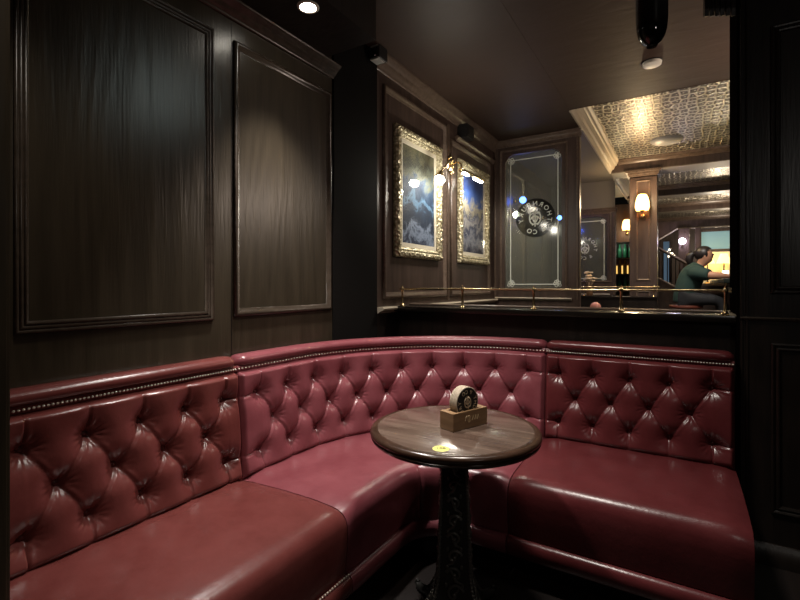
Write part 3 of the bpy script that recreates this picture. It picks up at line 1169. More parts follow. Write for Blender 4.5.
# ================================================================== PICTURES ON THE WALL
def picture(y0, y1, z0, z1, stops, seed, label, fw):
    root = thing('framed_picture', label, 'picture', (XW, (y0 + y1) / 2, z0), 'gilt framed pictures on the left wall')
    x = XW + .004
    bm = BM()
    ring_moulding(bm, (x, 0, 0), (0, 1, 0), (0, 0, 1), (1, 0, 0), y0, y1, z0, z1,
                  [(0, 0), (0, .022), (fw * .15, .036), (fw * .45, .040), (fw * .6, .030), (fw * .75, .034), (fw * .9, .022), (fw, .018), (fw, 0)])
    obj('gilt_frame', bm, M['gold'], root)
    # carved leaves round the frame
    bm = BM()
    k = fw * .3
    def leaf(y, z, dy, dz):
        ball(bm, (x + .038, y, z), .5, 8, 6, (.014, .030 if dy else .022, .030 if dz else .022))
    ny = int((y1 - y0) / .075)
    for i in range(ny + 1):
        y = y0 + k + (y1 - y0 - 2 * k) * i / ny
        leaf(y, z0 + k, 1, 0); leaf(y, z1 - k, 1, 0)
    nz = int((z1 - z0) / .075)
    for i in range(1, nz):
        z = z0 + k + (z1 - z0 - 2 * k) * i / nz
        leaf(y0 + k, z, 0, 1); leaf(y1 - k, z, 0, 1)
    obj('carved_leaves', bm, M['gold'], root, smooth=True)
    bm = BM()
    mw = fw + .034
    ring_moulding(bm, (x, 0, 0), (0, 1, 0), (0, 0, 1), (1, 0, 0), y0, y1, z0, z1, [(fw - .002, .004), (fw - .002, .010), (mw, .010), (mw, .004)])
    obj('mount', bm, M['mat'], root)
    bm = BM()
    box(bm, x, y0 + mw - .002, z0 + mw - .002, x + .006, y1 - mw + .002, z1 - mw + .002)
    pm = painting('painting_%d' % int(seed), stops, mw, z1 - z0 - mw, seed)
    obj('painted_scene', bm, pm, root)
    bm = BM()
    quad(bm, (x + .016, y0 + fw, z0 + fw), (x + .016, y1 - fw, z0 + fw), (x + .016, y1 - fw, z1 - fw), (x + .016, y0 + fw, z1 - fw))
    obj('glass_pane', bm, M['pane'], root)

picture(2.776, 3.505, 1.505, 2.46, [(0.0, (.02, .03, .06)), (.10, (.20, .25, .34)), (.20, (.010, .02, .04)), (.36, (.015, .03, .06)), (.46, (.10, .20, .32)), (.54, (.008, .025, .06)), (.64, (.03, .06, .11)), (.74, (.12, .13, .09)), (.82, (.035, .04, .03)), (1.0, (.15, .14, .08))], 3.0,
        'nearer gilt framed painting of a misty blue landscape, lower left of the picture lamp', .076)
picture(3.876, 4.62, 1.505, 2.465, [(0.0, (.02, .02, .04)), (.16, (.24, .25, .28)), (.27, (.03, .04, .08)), (.40, (.30, .29, .28)), (.50, (.04, .05, .10)), (.60, (.30, .27, .18)), (.70, (.03, .07, .22)), (.85, (.02, .06, .24)), (1.0, (.02, .04, .15))], 11.0,
        'farther gilt framed painting of a blue night scene, lit by the picture lamp', .076)

# picture lamp between the pictures
root = thing('picture_lamp', 'ornate brass picture lamp with two lit heads, fixed between the pictures', 'wall lamp', (XW, 3.69, 2.37))
bm = BM()
cz = 2.365
lathe(bm, [(0, .030), (.016, .028), (.022, .020), (.046, .016), (.052, .010), (.066, .008), (.070, 0), (0, 0)], 8, (XW + .012, 3.70, cz), Matrix.Rotation(PI / 2, 3, 'Y'))
for k in range(8):
    a = 2 * PI * k / 8
    ball(bm, (XW + .022, 3.70 + .062 * math.cos(a), cz + .075 * math.sin(a)), .018, 8, 6, (.6, 1, 1))
obj('rosette', bm, M['brass'], root, smooth=True)
bm = BM()
lz = cz - .075
tube(bm, [(XW + .03, 3.70, cz), (XW + .09, 3.68, cz + .012), (XW + .14, 3.65, cz - .02), (XW + .15, 3.64, lz)], .008, 8)
ball(bm, (XW + .15, 3.64, lz), .024, 12, 8)
tube(bm, [(XW + .15, 3.62, lz + .004), (XW + .15, 4.14, lz + .004)], .016, 12)
obj('arm', bm, M['brass'], root, smooth=True)
for ya, yb in ((3.68, 3.79), (3.94, 4.11)):
    bm = BM()
    tube(bm, [(XW + .145, ya, lz - .015), (XW + .145, yb, lz - .015)], .013, 10)
    obj('lit_tube', bm, M['lampw'], root, smooth=True)
bm = BM()
tube(bm, [(XW + .03, 3.69, cz), (XW + .10, 3.58, cz + .005), (XW + .14, 3.40, cz - .06), (XW + .14, 3.27, cz - .16)], .007, 8)
lathe(bm, [(.010, .03), (.020, .02), (.032, -.02), (.036, -.045), (.032, -.045), (.010, .02)], 16, (XW + .14, 3.25, cz - .19), Matrix.Rotation(.5, 3, 'Y'))
obj('spot_head', bm, M['brass'], root, smooth=True)
bm = BM()
ball(bm, (XW + .135, 3.25, cz - .235), .036, 14, 10, (1, 1.5, 1))
obj('bulb', bm, M['lampw'], root, smooth=True)

# small black speaker boxes
root = thing('wall_speaker', 'small black box speaker high on the wall above the far picture', 'speaker', (XW, 3.96, 2.66))
bm = BM()
box(bm, XW, 3.88, 2.655, XW + .10, 4.04, 2.775, .006)
obj('cabinet', bm, M['black'], root)
bm = BM()
box(bm, XW + .10, 3.90, 2.675, XW + .106, 4.02, 2.755, .002)
obj('grille', bm, M['iron'], root)
root = thing('corner_device', 'small black device with pale end caps at the top corner of the wall', 'device', (XW + .01, 2.5, 2.78))
bm = BM()
box(bm, XW + .013, 2.455, 2.775, XW + .10, 2.555, 2.858, .008)
obj('body', bm, M['black'], root)
for z in (2.852, 2.772):
    bm = BM()
    box(bm, XW + .03, 2.452, z - .006, XW + .09, 2.53, z + .006, .002)
    obj('end_cap', bm, M['alu'], root)
bm = BM()
lathe(bm, [(0, .012), (.022, .010), (.028, 0), (0, 0)], 20, (XW + .06, 2.455, 2.812), Matrix.Rotation(PI / 2, 3, 'X'))
obj('lens', bm, M['blackgloss'], root, smooth=True)

# ================================================================== CEILING ITEMS
DLX, DLY = -1.46, 1.575
root = thing('downlight', 'lit round recessed downlight in the dark soffit over the left bench', 'ceiling light', (DLX, DLY, 2.578))
bm = BM()
lathe(bm, [(.036, 0), (.050, 0), (.050, -.004), (.046, -.007), (.038, -.007), (.034, -.002)], 32, (DLX, DLY, 2.578))
obj('trim_ring', bm, M['white'], root, smooth=True)
bm = BM()
lathe(bm, [(0, -.006), (.030, -.004), (.036, 0), (0, 0)], 28, (DLX, DLY, 2.578))
obj('lens', bm, M['lampw'], root, smooth=True)

root = thing('smoke_detector', 'white round smoke detector on the ceiling below the black pendant', 'smoke detector', (-.175, 3.66, ZC + .002))
bm = BM()
lathe(bm, [(0, -.028), (.050, -.028), (.058, -.024), (.062, -.008), (.062, 0), (0, 0)], 36, (-.175, 3.66, ZC + .002))
obj('detector_body', bm, M['white'], root, smooth=True, angle=30)
bm = BM()
lathe(bm, [(.062, -.006), (.066, -.004), (.066, 0), (.062, 0)], 36, (-.175, 3.66, ZC + .002))
obj('base_ring', bm, M['iron'], root)

PX, PY = -.106, 2.20
root = thing('pendant', 'glossy black bullet-shaped pendant hanging at the top of the view', 'pendant', (PX, PY, ZC + .002))
bm = BM()
lathe(bm, [(0, 2.300), (.020, 2.302), (.023, 2.310), (.036, 2.320), (.048, 2.338), (.056, 2.364), (.060, 2.40), (.061, 2.45), (.061, 2.80), (.055, 2.83), (0, 2.83)], 40, (PX, PY, 0))
obj('shade', bm, M['blackgloss'], root, smooth=True, angle=50)
bm = BM()
lathe(bm, [(0, 2.872), (.05, 2.872), (.05, 2.85), (.01, 2.845), (.01, 2.825), (0, 2.825)], 24, (PX, PY, -.010))
obj('ceiling_cap', bm, M['black'], root, smooth=True)

bm = BM()
lathe(bm, [(0, -.055), (.08, -.050), (.15, -.030), (.175, -.006), (.175, 0), (0, 0)], 40, (-.15, 6.28, 3.02))
tag(obj('ceiling_dome', bm, mat('grey_painted_dome', (.55, .53, .47), .45), None, (-.15, 6.28, 3.02), smooth=True), 'shallow grey round dome on the pressed tin ceiling', 'ceiling fixture')

# ================================================================== LAMP PILLAR
root = thing('wooden_pillar', 'square brown panelled pillar carrying the lit wall lamp', 'pillar', (-.44, 7.2, 0))
bm = BM()
box(bm, -.605, 7.02, 0, -.275, 7.36, 2.78, .004)
obj('shaft', bm, M['brown'], root)
bm = BM()
for sgn, yy in ((-1, 7.02),):
    ring_moulding(bm, (0, yy, 0), (1, 0, 0), (0, 0, 1), (0, -1, 0), -.525, -.355, 1.36, 2.72, [(0, 0), (0, .010), (.010, .014), (.018, .004), (.022, 0)])
    ring_moulding(bm, (0, yy, 0), (1, 0, 0), (0, 0, 1), (0, -1, 0), -.525, -.355, .2, 1.22, [(0, 0), (0, .010), (.010, .014), (.018, .004), (.022, 0)])
obj('panel_moulding', bm, M['brownm'], root)
bm = BM()
for i, (g, z) in enumerate(((.0, 2.755), (.014, 2.775), (.024, 2.80), (.05, 2.83))):
    box(bm, -.605 - g, 7.02 - g, z, -.275 + g, 7.36 + g, z + .032, .004)
obj('capital', bm, M['brownm'], root)

def sconce(x, y, z, label, s=1.0):
    root = thing('wall_sconce', label, 'wall lamp', (x, y, z), 'glowing wall lamps')
    bm = BM()
    lathe(bm, [(0, .02), (.02, .018), (.032, .008), (.036, 0), (0, 0)], 18, (x, y, z - .17 * s), Matrix.Rotation(PI / 2, 3, 'X'))
    tube(bm, [(x, y, z - .17 * s), (x, y - .05, z - .19 * s), (x, y - .085, z - .16 * s), (x, y - .085, z - .11 * s)], .008, 8)
    lathe(bm, [(0, -.03), (.014, -.026), (.02, -.012), (.034, .0), (0, .0)], 16, (x, y - .085, z - .10 * s))
    obj('bracket', bm, M['brass'], root, smooth=True)
    bm = BM()
    lathe(bm, [(.074 * s, -.10 * s), (.088 * s, -.06 * s), (.085 * s, .0), (.070 * s, .07 * s), (.050 * s, .11 * s), (.046 * s, .11 * s), (.066 * s, .07 * s), (.081 * s, 0), (.084 * s, -.06 * s), (.070 * s, -.098 * s)], 28, (x, y - .085, z))
    obj('lamp_shade', bm, M['lamp'], root, smooth=True)
    return root
sconce(-.445, 7.02, 2.40, 'glowing amber wall lamp on the front of the pillar')

# second lamp with bottle display behind
bm = BM()
box(bm, -1.76, 9.44, 0, -.62, 9.5, 2.80)
struct('wall_bar_left', bm, M['brown'])
sconce(-.855, 9.44, 2.40, 'small glowing wall lamp beside the far glass screen', .9)
sh = thing('bottle_shelf', 'narrow dark shelf unit of bottles left of the pillar', 'shelf', (-.9, 9.4, 1.2))
bm = BM()
for z in (1.20, 1.50, 1.80, 2.08):
    box(bm, -1.12, 9.22, z - .015, -.64, 9.44, z)
for x in (-1.13, -.65):
    box(bm, x, 9.22, 1.18, x + .02, 9.44, 2.10)
obj('shelf_frame', bm, M['walldk'], sh)
bm = BM()
box(bm, -1.11, 9.43, 1.51, -.65, 9.438, 1.66)
obj('backlight', bm, emis('amber_shelf_light', (1.0, .62, .16), 1.2), sh)
cnt = 0
rown = {1.20: 'bottom', 1.50: 'middle', 1.80: 'top'}
first = {}
for z in (1.20, 1.50, 1.80):
    for i in range(5):
        x = -1.06 + i * .09
        key = 'a' if z == 1.50 else 'g'
        lb = '%s bottle on the %s row of the narrow bar shelf, %s' % ('amber' if key == 'a' else 'green', rown[z], ('leftmost', 'second from left', 'in the middle', 'second from right', 'rightmost')[i])
        if key not in first:
            bm = BM()
            lathe(bm, [(0, 0), (.033, 0), (.035, .006), (.035, .15), (.028, .175), (.013, .195), (.012, .24), (.014, .242), (.014, .25), (0, .25)], 14, (x, 9.33, z))
            o = obj('bottle', bm, M['bot_a' if key == 'a' else 'bot_g'], None, (x, 9.33, z), smooth=True)
            first[key] = o
        else:
            o = first[key].copy()
            COL.objects.link(o)
            o.location = (x, 9.33, z)
        tag(o, lb, 'bottle', 'bottles on the narrow bar shelf')

# flowers and pink globe in the next booth
root = thing('flower_posy', 'small posy of cream flowers low beside the screen post', 'flowers', (-1.10, 6.90, LEDGE))
bm = BM()
lathe(bm, [(0, 0), (.035, 0), (.045, .03), (.04, .09), (.028, .13), (.034, .15), (.03, .15), (0, .02)], 18, (-1.10, 6.90, LEDGE))
obj('vase', bm, M['stem'], root, smooth=True)
bm = BM()
for i in range(16):
    a, r = random.random() * 6.28, random.random() * .09
    c = V((-1.10 + r * math.cos(a), 6.90 + r * math.sin(a), LEDGE + .20 + random.random() * .13))
    for k in range(5):
        t = 2 * PI * k / 5 + i
        ball(bm, c + V((.016 * math.cos(t), .016 * math.sin(t), .004)), .016, 6, 5, (1, 1, .6))
    tube(bm, [(-1.10, 6.90, LEDGE + .10), tuple(c)], .0025, 4)
obj('blooms', bm, M['flower'], root, smooth=True)

root = thing('globe_lamp', 'small pink globe peeping over the ledge right of the glass screen', 'globe', (-.815, 5.5, 0))
bm = BM()
ball(bm, (-.815, 5.5, 1.052), .058, 24, 16)
obj('pink_globe', bm, M['pink'], root, smooth=True)
bm = BM()
lathe(bm, [(0, 0), (.12, 0), (.12, .015), (.02, .03), (.014, .06), (.014, .98), (.022, .995), (.022, 1.0), (0, 1.0)], 24, (-.815, 5.5, 0))
obj('stand', bm, M['brass'], root, smooth=True)

# lamps and lights in the booth behind the etched glass
def blue_lamp(x, y, z, r, label, m='blue'):
    root = thing('wall_spotlight', label, 'wall lamp', (x, y, z), 'lamps glowing behind the etched glass')
    bm = BM()
    ball(bm, (x, y, z), r, 14, 10)
    obj('bulb', bm, M[m], root, smooth=True)
    bm = BM()
    tube(bm, [(x - r * .8, y, z), (XW, y, z)], .012, 8)
    lathe(bm, [(0, .01), (.035, .008), (.04, 0), (0, 0)], 16, (XW, y, z), Matrix.Rotation(PI / 2, 3, 'Y'))
    obj('bracket', bm, M['brass'], root, smooth=True)
blue_lamp(-1.66, 5.60, 2.345, .040, 'blue glow behind the upper left of the etched glass')
blue_lamp(-1.68, 5.40, 2.14, .040, 'white glow behind the left edge of the etched glass', 'lampw')
blue_lamp(-1.50, 6.85, 2.27, .034, 'small blue glow behind the right edge of the etched glass')

# ================================================================== BAR AREA FAR RIGHT
bm = BM()
# wall behind the bar with a cut stair opening on the left
pts = [(-.62, 2.02), (-.345, 2.11), (-.065, 2.29), (2.4, 2.29), (2.4, 2.42), (-.62, 2.42)]
A = [bm.verts.new((x, 9.46, z)) for x, z in pts]
B = [bm.verts.new((x, 9.56, z)) for x, z in pts]
bm.faces.new(A); bm.faces.new(B[::-1])
for i in range(len(pts)):
    j = (i + 1) % len(pts)
    bm.faces.new((A[i], A[j], B[j], B[i]))
wb = struct('wall_bar', bm, M['brown'])
bm = BM()
tube(bm, [(-.62, 9.455, 2.02), (-.345, 9.455, 2.11), (-.065, 9.455, 2.29), (2.4, 9.455, 2.29)], .014, 6)
obj('trim_strip', bm, M['cream'], wb)
for k, (x0, x1) in enumerate(((.06, .12), (.205, .285), (.70, .80))):
    bm = BM()
    box(bm, x0, 9.40, .30, x1, 9.46, 2.29, .004)
    struct('trim_%d' % (9 + k), bm, M['brown'])
# staircase balustrade
root = thing('stair_balustrade', 'dark stair balustrade sloping down behind the seated person', 'balustrade', (-.1, 9.3, .3))
bm = BM()
tube(bm, [(-.585, 9.3, 2.107), (.20, 9.3, 1.59)], .024, 8)
obj('handrail', bm, M['brownm'], root, smooth=True)
bm = BM()
tube(bm, [(-.585, 9.3, 1.558), (.20, 9.3, 1.08)], .024, 8)
obj('bottom_rail', bm, M['brownm'], root, smooth=True)
for i in range(13):
    x = -.58 + i * .062
    bm = BM()
    tube(bm, [(x, 9.3, 1.555 - (x + .62) * .61), (x, 9.3, 2.105 - (x + .62) * .66)], .009, 6)
    obj('baluster', bm, M['walldk'], root)
bm = BM()
A = [(-.60, 1.557), (.20, 1.07), (.20, .30), (-.60, .30)]
vs = [bm.verts.new((x, y, z)) for y in (9.28, 9.32) for x, z in A]
bm.faces.new(vs[:4]); bm.faces.new(vs[4:][::-1])
for i in range(4):
    bm.faces.new((vs[i], vs[(i + 1) % 4], vs[4 + (i + 1) % 4], vs[4 + i]))
obj('stringer_panel', bm, M['brown'], root)

# back wall pieces seen through the stair opening
bm = BM()
box(bm, -.30, 10.4, 1.35, -.20, 10.44, 2.15, .004)
o = struct('window_1', bm, M['bluewin'])
bm = BM()
ring_moulding(bm, (0, 10.40, 0), (1, 0, 0), (0, 0, 1), (0, -1, 0), -.34, -.16, 1.31, 2.19, [(0, 0), (0, .02), (.04, .02), (.04, 0)])
obj('window_frame', bm, M['brownm'], o)
bm = BM()
box(bm, .285, 9.45, 1.90, .70, 9.47, 2.22)
o = struct('window_2', bm, M['screen'])
bm = BM()
ring_moulding(bm, (0, 9.45, 0), (1, 0, 0), (0, 0, 1), (0, -1, 0), .265, .72, 1.88, 2.24, [(0, 0), (0, .02), (.03, .02), (.03, 0)])
obj('window_frame', bm, M['brownm'], o)
root = thing('wall_light', 'cool white wall light above the stairs left of the person', 'wall lamp', (.011, 9.40, 2.06))
bm = BM()
ball(bm, (.015, 9.34, 2.06), .055, 18, 12)
obj('bulb', bm, M['violet'], root, smooth=True)
bm = BM()
box(bm, -.04, 9.40, 1.0, .06, 9.46, 2.29, .003)
tube(bm, [(.015, 9.41, 1.97), (.015, 9.36, 1.965), (.015, 9.34, 2.005)], .010, 8)
obj('mounting_board', bm, M['brown'], root)
# wall bouquet (cream bulbs) left of the wall light
root = thing('bulb_cluster', 'cluster of small cream lights beside the stair rail', 'lights', (-.17, 9.5, 1.85))
bm = BM()
tube(bm, [(-.17, 9.55, 1.0), (-.17, 9.55, 1.86)], .02, 8)
obj('stalk', bm, M['walldk'], root)
mcl = emis('cream_bulb_glow', (1.0, .85, .6), 3.0)
for dx, dz in ((-.05, .03), (-.01, .07), (.03, .0), (-.03, -.05), (.06, -.04), (.0, -.0)):
    bm = BM()
    ball(bm, (-.17 + dx, 9.52, 1.86 + dz), .020, 10, 8)
    obj('bulb', bm, mcl, root, smooth=True)

# bar counter
root = thing('bar_counter', 'dark bar counter the person leans an arm on', 'bar counter', (.9, 7.0, .30))
bm = BM()
box(bm, .62, 6.2, .30, 1.2, 9.0, 1.32, .005)
obj('counter_body', bm, M['brown'], root)
bm = BM()
box(bm, .40, 6.15, 1.32, 1.25, 9.05, 1.372, .010)
obj('counter_top', bm, mat('dark_green_black_counter', (.012, .018, .016), .25), root)
bm = BM()
tube(bm, [(.52, 6.2, .53), (.52, 9.0, .53)], .018, 10)
for y in (6.3, 7.6, 8.9):
    tube(bm, [(.52, y, .53), (.63, y, .53)], .012, 8)
obj('foot_rail', bm, M['brass'], root, smooth=True)
# back bar with lit cream panel
root = thing('back_bar', 'back bar cabinet with lamplight painted into its cream panel, beyond the seated person', 'back bar', (.8, 9.3, .30))
bm = BM()
box(bm, .22, 9.12, .30, 2.4, 9.44, 1.28, .004)
obj('cabinet', bm, M['brown'], root)
bm = BM()
box(bm, .24, 9.40, 1.28, 2.4, 9.44, 1.86)
obj('lit_panel', bm, M['lamplit'], root)
bm = BM()
box(bm, .20, 9.10, 1.28, 2.4, 9.42, 1.32, .004)
obj('worktop', bm, M['brownm'], root)
for k, x in enumerate((.375, .60)):
    root = thing('table_lamp', 'yellow shaded lamp on the back bar, %s' % ('nearer the person\'s face' if k == 0 else 'beside the dark wall edge'), 'table lamp', (x, 9.26, 1.32), 'yellow lamps on the back bar')
    bm = BM()
    lathe(bm, [(0, 0), (.06, 0), (.06, .01), (.015, .03), (.010, .08), (.010, .36), (0, .36)], 18, (x, 9.26, 1.32))
    obj('stem', bm, M['brass'], root, smooth=True)
    bm = BM()
    lathe(bm, [(.105, .34), (.050, .50), (.046, .50), (.100, .34)], 24, (x, 9.26, 1.32))
    obj('lamp_shade', bm, M['lampy'], root, smooth=True)
root = thing('candle_lamp', 'white glowing candle light on the bar by the person\'s hand', 'candle', (.50, 7.45, 1.372))
bm = BM()
lathe(bm, [(0, 0), (.035, 0), (.038, .01), (.036, .12), (0, .12)], 18, (.50, 7.45, 1.372))
obj('candle', bm, emis('candle_glow', (1.0, .92, .75), 3.0), root, smooth=True)
bm = BM()
lathe(bm, [(0, -.001), (.05, -.001), (.052, .006), (.04, .008), (0, .008)], 18, (.50, 7.45, 1.3735))
obj('dish', bm, M['brass'], root, smooth=True)

# bar stool
PYc = 7.0
root = thing('bar_stool', 'red-brown wooden bar stool under the seated person', 'stool', (.05, PYc, .30))
bm = BM()
lathe(bm, [(0, 1.0), (.17, 1.0), (.185, 1.006), (.19, 1.02), (.185, 1.036), (.16, 1.042), (0, 1.036)], 36, (.05, PYc, 0))
obj('seat', bm, M['stool'], root, smooth=True)
for sx in (-1, 1):
    for sy in (-1, 1):
        bm = BM()
        tube(bm, [(.05 + sx * .10, PYc + sy * .10, 1.005), (.05 + sx * .17, PYc + sy * .17, .301)], [.019, .016], 10)
        obj('leg', bm, M['stool'], root, smooth=True)
for (a, b) in (((-1, -1), (1, -1)), ((1, -1), (1, 1)), ((1, 1), (-1, 1)), ((-1, 1), (-1, -1))):
    bm = BM()
    tube(bm, [(.05 + a[0] * .145, PYc + a[1] * .145, .55), (.05 + b[0] * .145, PYc + b[1] * .145, .55)], .010, 8)
    obj('stretcher', bm, M['stool'], root, smooth=True)

# ================================================================== PERSON
def skin_mesh(name, verts, edges, radii, root_i, sub=2, melt=0.0):
    me = bpy.data.meshes.new(name)
    me.from_pydata([tuple(v) for v in verts], edges, [])
    o = bpy.data.objects.new(name, me)
    COL.objects.link(o)
    md = o.modifiers.new('s', 'SKIN')
    md.use_smooth_shade = True
    md.branch_smoothing = 0.4
    for i, r in enumerate(radii):
        sv = me.skin_vertices[0].data[i]
        sv.radius = (r, r) if not isinstance(r, tuple) else r
        sv.use_root = (i == root_i)
    sb = o.modifiers.new('b', 'SUBSURF')
    sb.levels = sub
    sb.render_levels = sub
    if melt > 0:
        rm = o.modifiers.new('r', 'REMESH')
        rm.mode = 'VOXEL'
        rm.voxel_size = melt
        sm = o.modifiers.new('m', 'SMOOTH')
        sm.factor = 0.6
        sm.iterations = 10
    dg = bpy.context.evaluated_depsgraph_get()
    res = bpy.data.meshes.new_from_object(o.evaluated_get(dg))
    bpy.data.objects.remove(o)
    bpy.data.meshes.remove(me)
    res.polygons.foreach_set('use_smooth', [True] * len(res.polygons))
    return res

def build_person():
    c = V((.0, PYc, 0))
    vs, es, rs = [], [], []
    def add(p, r, par=None):
        vs.append(c + V(p)); rs.append(r)
        if par is not None:
            es.append((par, len(vs) - 1))
        return len(vs) - 1
    pel = add((.045, 0, 1.13), .125)
    bel = add((.075, 0, 1.25), .120, pel)
    che = add((.125, 0, 1.39), .125, bel)
    upc = add((.160, 0, 1.485), .100, che)
    nk = add((.200, 0, 1.545), .058, upc)
    nk2 = add((.222, 0, 1.575), .058, nk)
    hd = add((.258, 0, 1.630), .092, nk2)
    ht = add((.252, 0, 1.705), .092, hd)
    top = add((.246, 0, 1.747), .062, ht)
    for s in (-1, 1):
        sh = add((.165, s * .165, 1.475), .062, upc)
        ua = add((.225, s * .215, 1.44), .054, sh)
        el = add((.325, s * .270, 1.415), .046, ua)
        fa = add((.400, s * .235, 1.413), .043, el)
        wr_ = add((.490, s * .18, 1.409), .026, fa)
        pm = add((.540, s * .155, 1.404), .030, wr_)
        for k in range(4):
            o = (k - 1.5) * .017
            ln = (.036, .042, .039, .030)[k]
            f1 = add((.575, s * .150 + o, 1.402), .0095, pm)
            f2 = add((.575 + ln, s * .145 + o * 1.15, 1.400), .0088, f1)
            add((.575 + ln * 1.7, s * .142 + o * 1.2, 1.388), .0078, f2)
        t1 = add((.548, s * .155 - s * .032, 1.400), .010, pm)
        add((.578, s * .155 - s * .048, 1.394), .0085, t1)
        hp = add((.075, s * .095, 1.12), .088, pel)
        kn = add((.400, s * .125, 1.115), .062, hp)
        kf = add((.455, s * .128, 1.02), .056, kn)
        an = add((.385, s * .130, .655), .040, kf)
        ft = add((.430, s * .132, .60), .040, an)
        add((.545, s * .140, .585), .030, ft)
    me = skin_mesh('body', vs, es, rs, 0)
    # face: nose, brow, lips, chin pushed out of the head
    for v in me.vertices:
        p = v.co
        def bumpf(q, r, amt, d=V((1, 0, 0))):
            k = math.exp(-((p - q).length / r) ** 2)
            v.co += d * (amt * k)
        bumpf(c + V((.352, 0, 1.665)), .018, .026)
        bumpf(c + V((.341, 0, 1.620)), .022, .010)
        bumpf(c + V((.331, 0, 1.580)), .030, .016)
        bumpf(c + V((.341, 0, 1.710)), .030, .006)
        for s in (-1, 1):
            bumpf(c + V((.246, s * .088, 1.665)), .018, .016, V((-.3, s, 0)))
    root = thing('person', 'person with dark tied-back hair in a dark green T-shirt sitting at the bar', 'person', (.05, PYc, 1.04))
    link('body', me, M['skin'], root)
    # eyes
    for s in (-1, 1):
        bm = BM()
        ball(bm, c + V((.340, s * .032, 1.683)), .011, 10, 8)
        obj('eye', bm, M['hair'], root, smooth=True)
    # hair: cap plus ponytail
    bm = BM()
    res = bmesh.ops.create_uvsphere(bm, u_segments=32, v_segments=20, radius=1.0)
    kill = []
    for v in res['verts']:
        d = v.co.copy()
        r = .100 + .004 * math.sin(18 * math.atan2(d.y, d.x)) * (1 - abs(d.z))
        v.co = c + V((.244 + d.x * (r + .004), d.y * (r - .004), 1.698 + d.z * .100))
        if d.x > .52 and d.z < .48:
            kill.append(v)
        elif d.z < -.55 and d.x > -.1:
            kill.append(v)
        elif d.z < -.82:
            kill.append(v)
    bmesh.ops.delete(bm, geom=kill, context='VERTS')
    tube(bm, [c + V(p) for p in ((.155, 0, 1.70), (.125, 0, 1.70), (.098, 0, 1.675), (.088, 0, 1.625), (.098, 0, 1.575), (.108, 0, 1.545))], [.028, .040, .046, .046, .034, .012], 14)
    obj('hair', bm, M['hair'], root, smooth=True, angle=180)
    # T-shirt
    bm = BM()
    tube(bm, [c + V(q) for q in ((.030, 0, 1.06), (.038, 0, 1.14), (.055, 0, 1.22), (.080, 0, 1.31), (.108, 0, 1.39), (.138, 0, 1.455), (.165, 0, 1.505), (.186, 0, 1.545), (.198, 0, 1.565))],
         [.128, .134, .137, .141, .143, .136, .112, .085, .070], 24)
    for v in bm.verts:
        v.co.y = c.y + (v.co.y - c.y) * 1.22
    for s in (-1, 1):
        tube(bm, [c + V(q) for q in ((.120, s * .06, 1.435), (.150, s * .13, 1.452), (.195, s * .19, 1.445), (.245, s * .228, 1.432), (.295, s * .255, 1.422))], [.100, .098, .086, .078, .072], 20)
    bmesh.ops.recalc_face_normals(bm, faces=bm.faces)
    me0 = bpy.data.meshes.new('t_shirt')
    bm.to_mesh(me0)
    bm.free()
    o0 = bpy.data.objects.new('t_shirt', me0)
    COL.objects.link(o0)
    rm = o0.modifiers.new('r', 'REMESH')
    rm.mode = 'VOXEL'
    rm.voxel_size = .013
    sm = o0.modifiers.new('m', 'SMOOTH')
    sm.factor = .6
    sm.iterations = 8
    me1 = bpy.data.meshes.new_from_object(o0.evaluated_get(bpy.context.evaluated_depsgraph_get()))
    bpy.data.objects.remove(o0)
    bpy.data.meshes.remove(me0)
    me1.polygons.foreach_set('use_smooth', [True] * len(me1.polygons))
    link('t_shirt', me1, M['green'], root)
    vs3, es3, rs3 = [], [], []
    def a3(p, r, par=None):
        vs3.append(c + V(p)); rs3.append(r)
        if par is not None:
            es3.append((par, len(vs3) - 1))
        return len(vs3) - 1
    a = a3((.04, 0, 1.135), .138)
    for s in (-1, 1):
        hp = a3((.075, s * .095, 1.125), .100, a)
        kn = a3((.400, s * .125, 1.117), .076, hp)
        kf = a3((.455, s * .128, 1.02), .070, kn)
        a3((.388, s * .130, .67), .058, kf)
    link('trousers', skin_mesh('trousers', vs3, es3, rs3, 0, 2, .012), M['trouser'], root)
    for s in (-1, 1):
        bm = BM()
        tube(bm, [c + V(p) for p in ((.375, s * .131, .62), (.43, s * .133, .602), (.50, s * .138, .592), (.575, s * .142, .585))], [.042, .048, .045, .030], 12)
        obj('shoe', bm, M['black'], root, smooth=True)
build_person()
# ================================================================== LIGHTS
def light(kind, name, loc, power, col=(1, 1, 1), aim=None, size=.05, cone=70, blend=.5):
    l = bpy.data.lights.new(name, kind)
    l.energy = power
    l.color = col
    if kind == 'SPOT':
        l.spot_size = math.radians(cone)
        l.spot_blend = blend
        l.shadow_soft_size = size
    elif kind == 'POINT':
        l.shadow_soft_size = size
    elif kind == 'AREA':
        l.size = size
    o = bpy.data.objects.new(name, l)
    COL.objects.link(o)
    o.location = loc
    if aim is not None:
        o.rotation_euler = (V(aim) - V(loc)).to_track_quat('-Z', 'Y').to_euler()
    return o

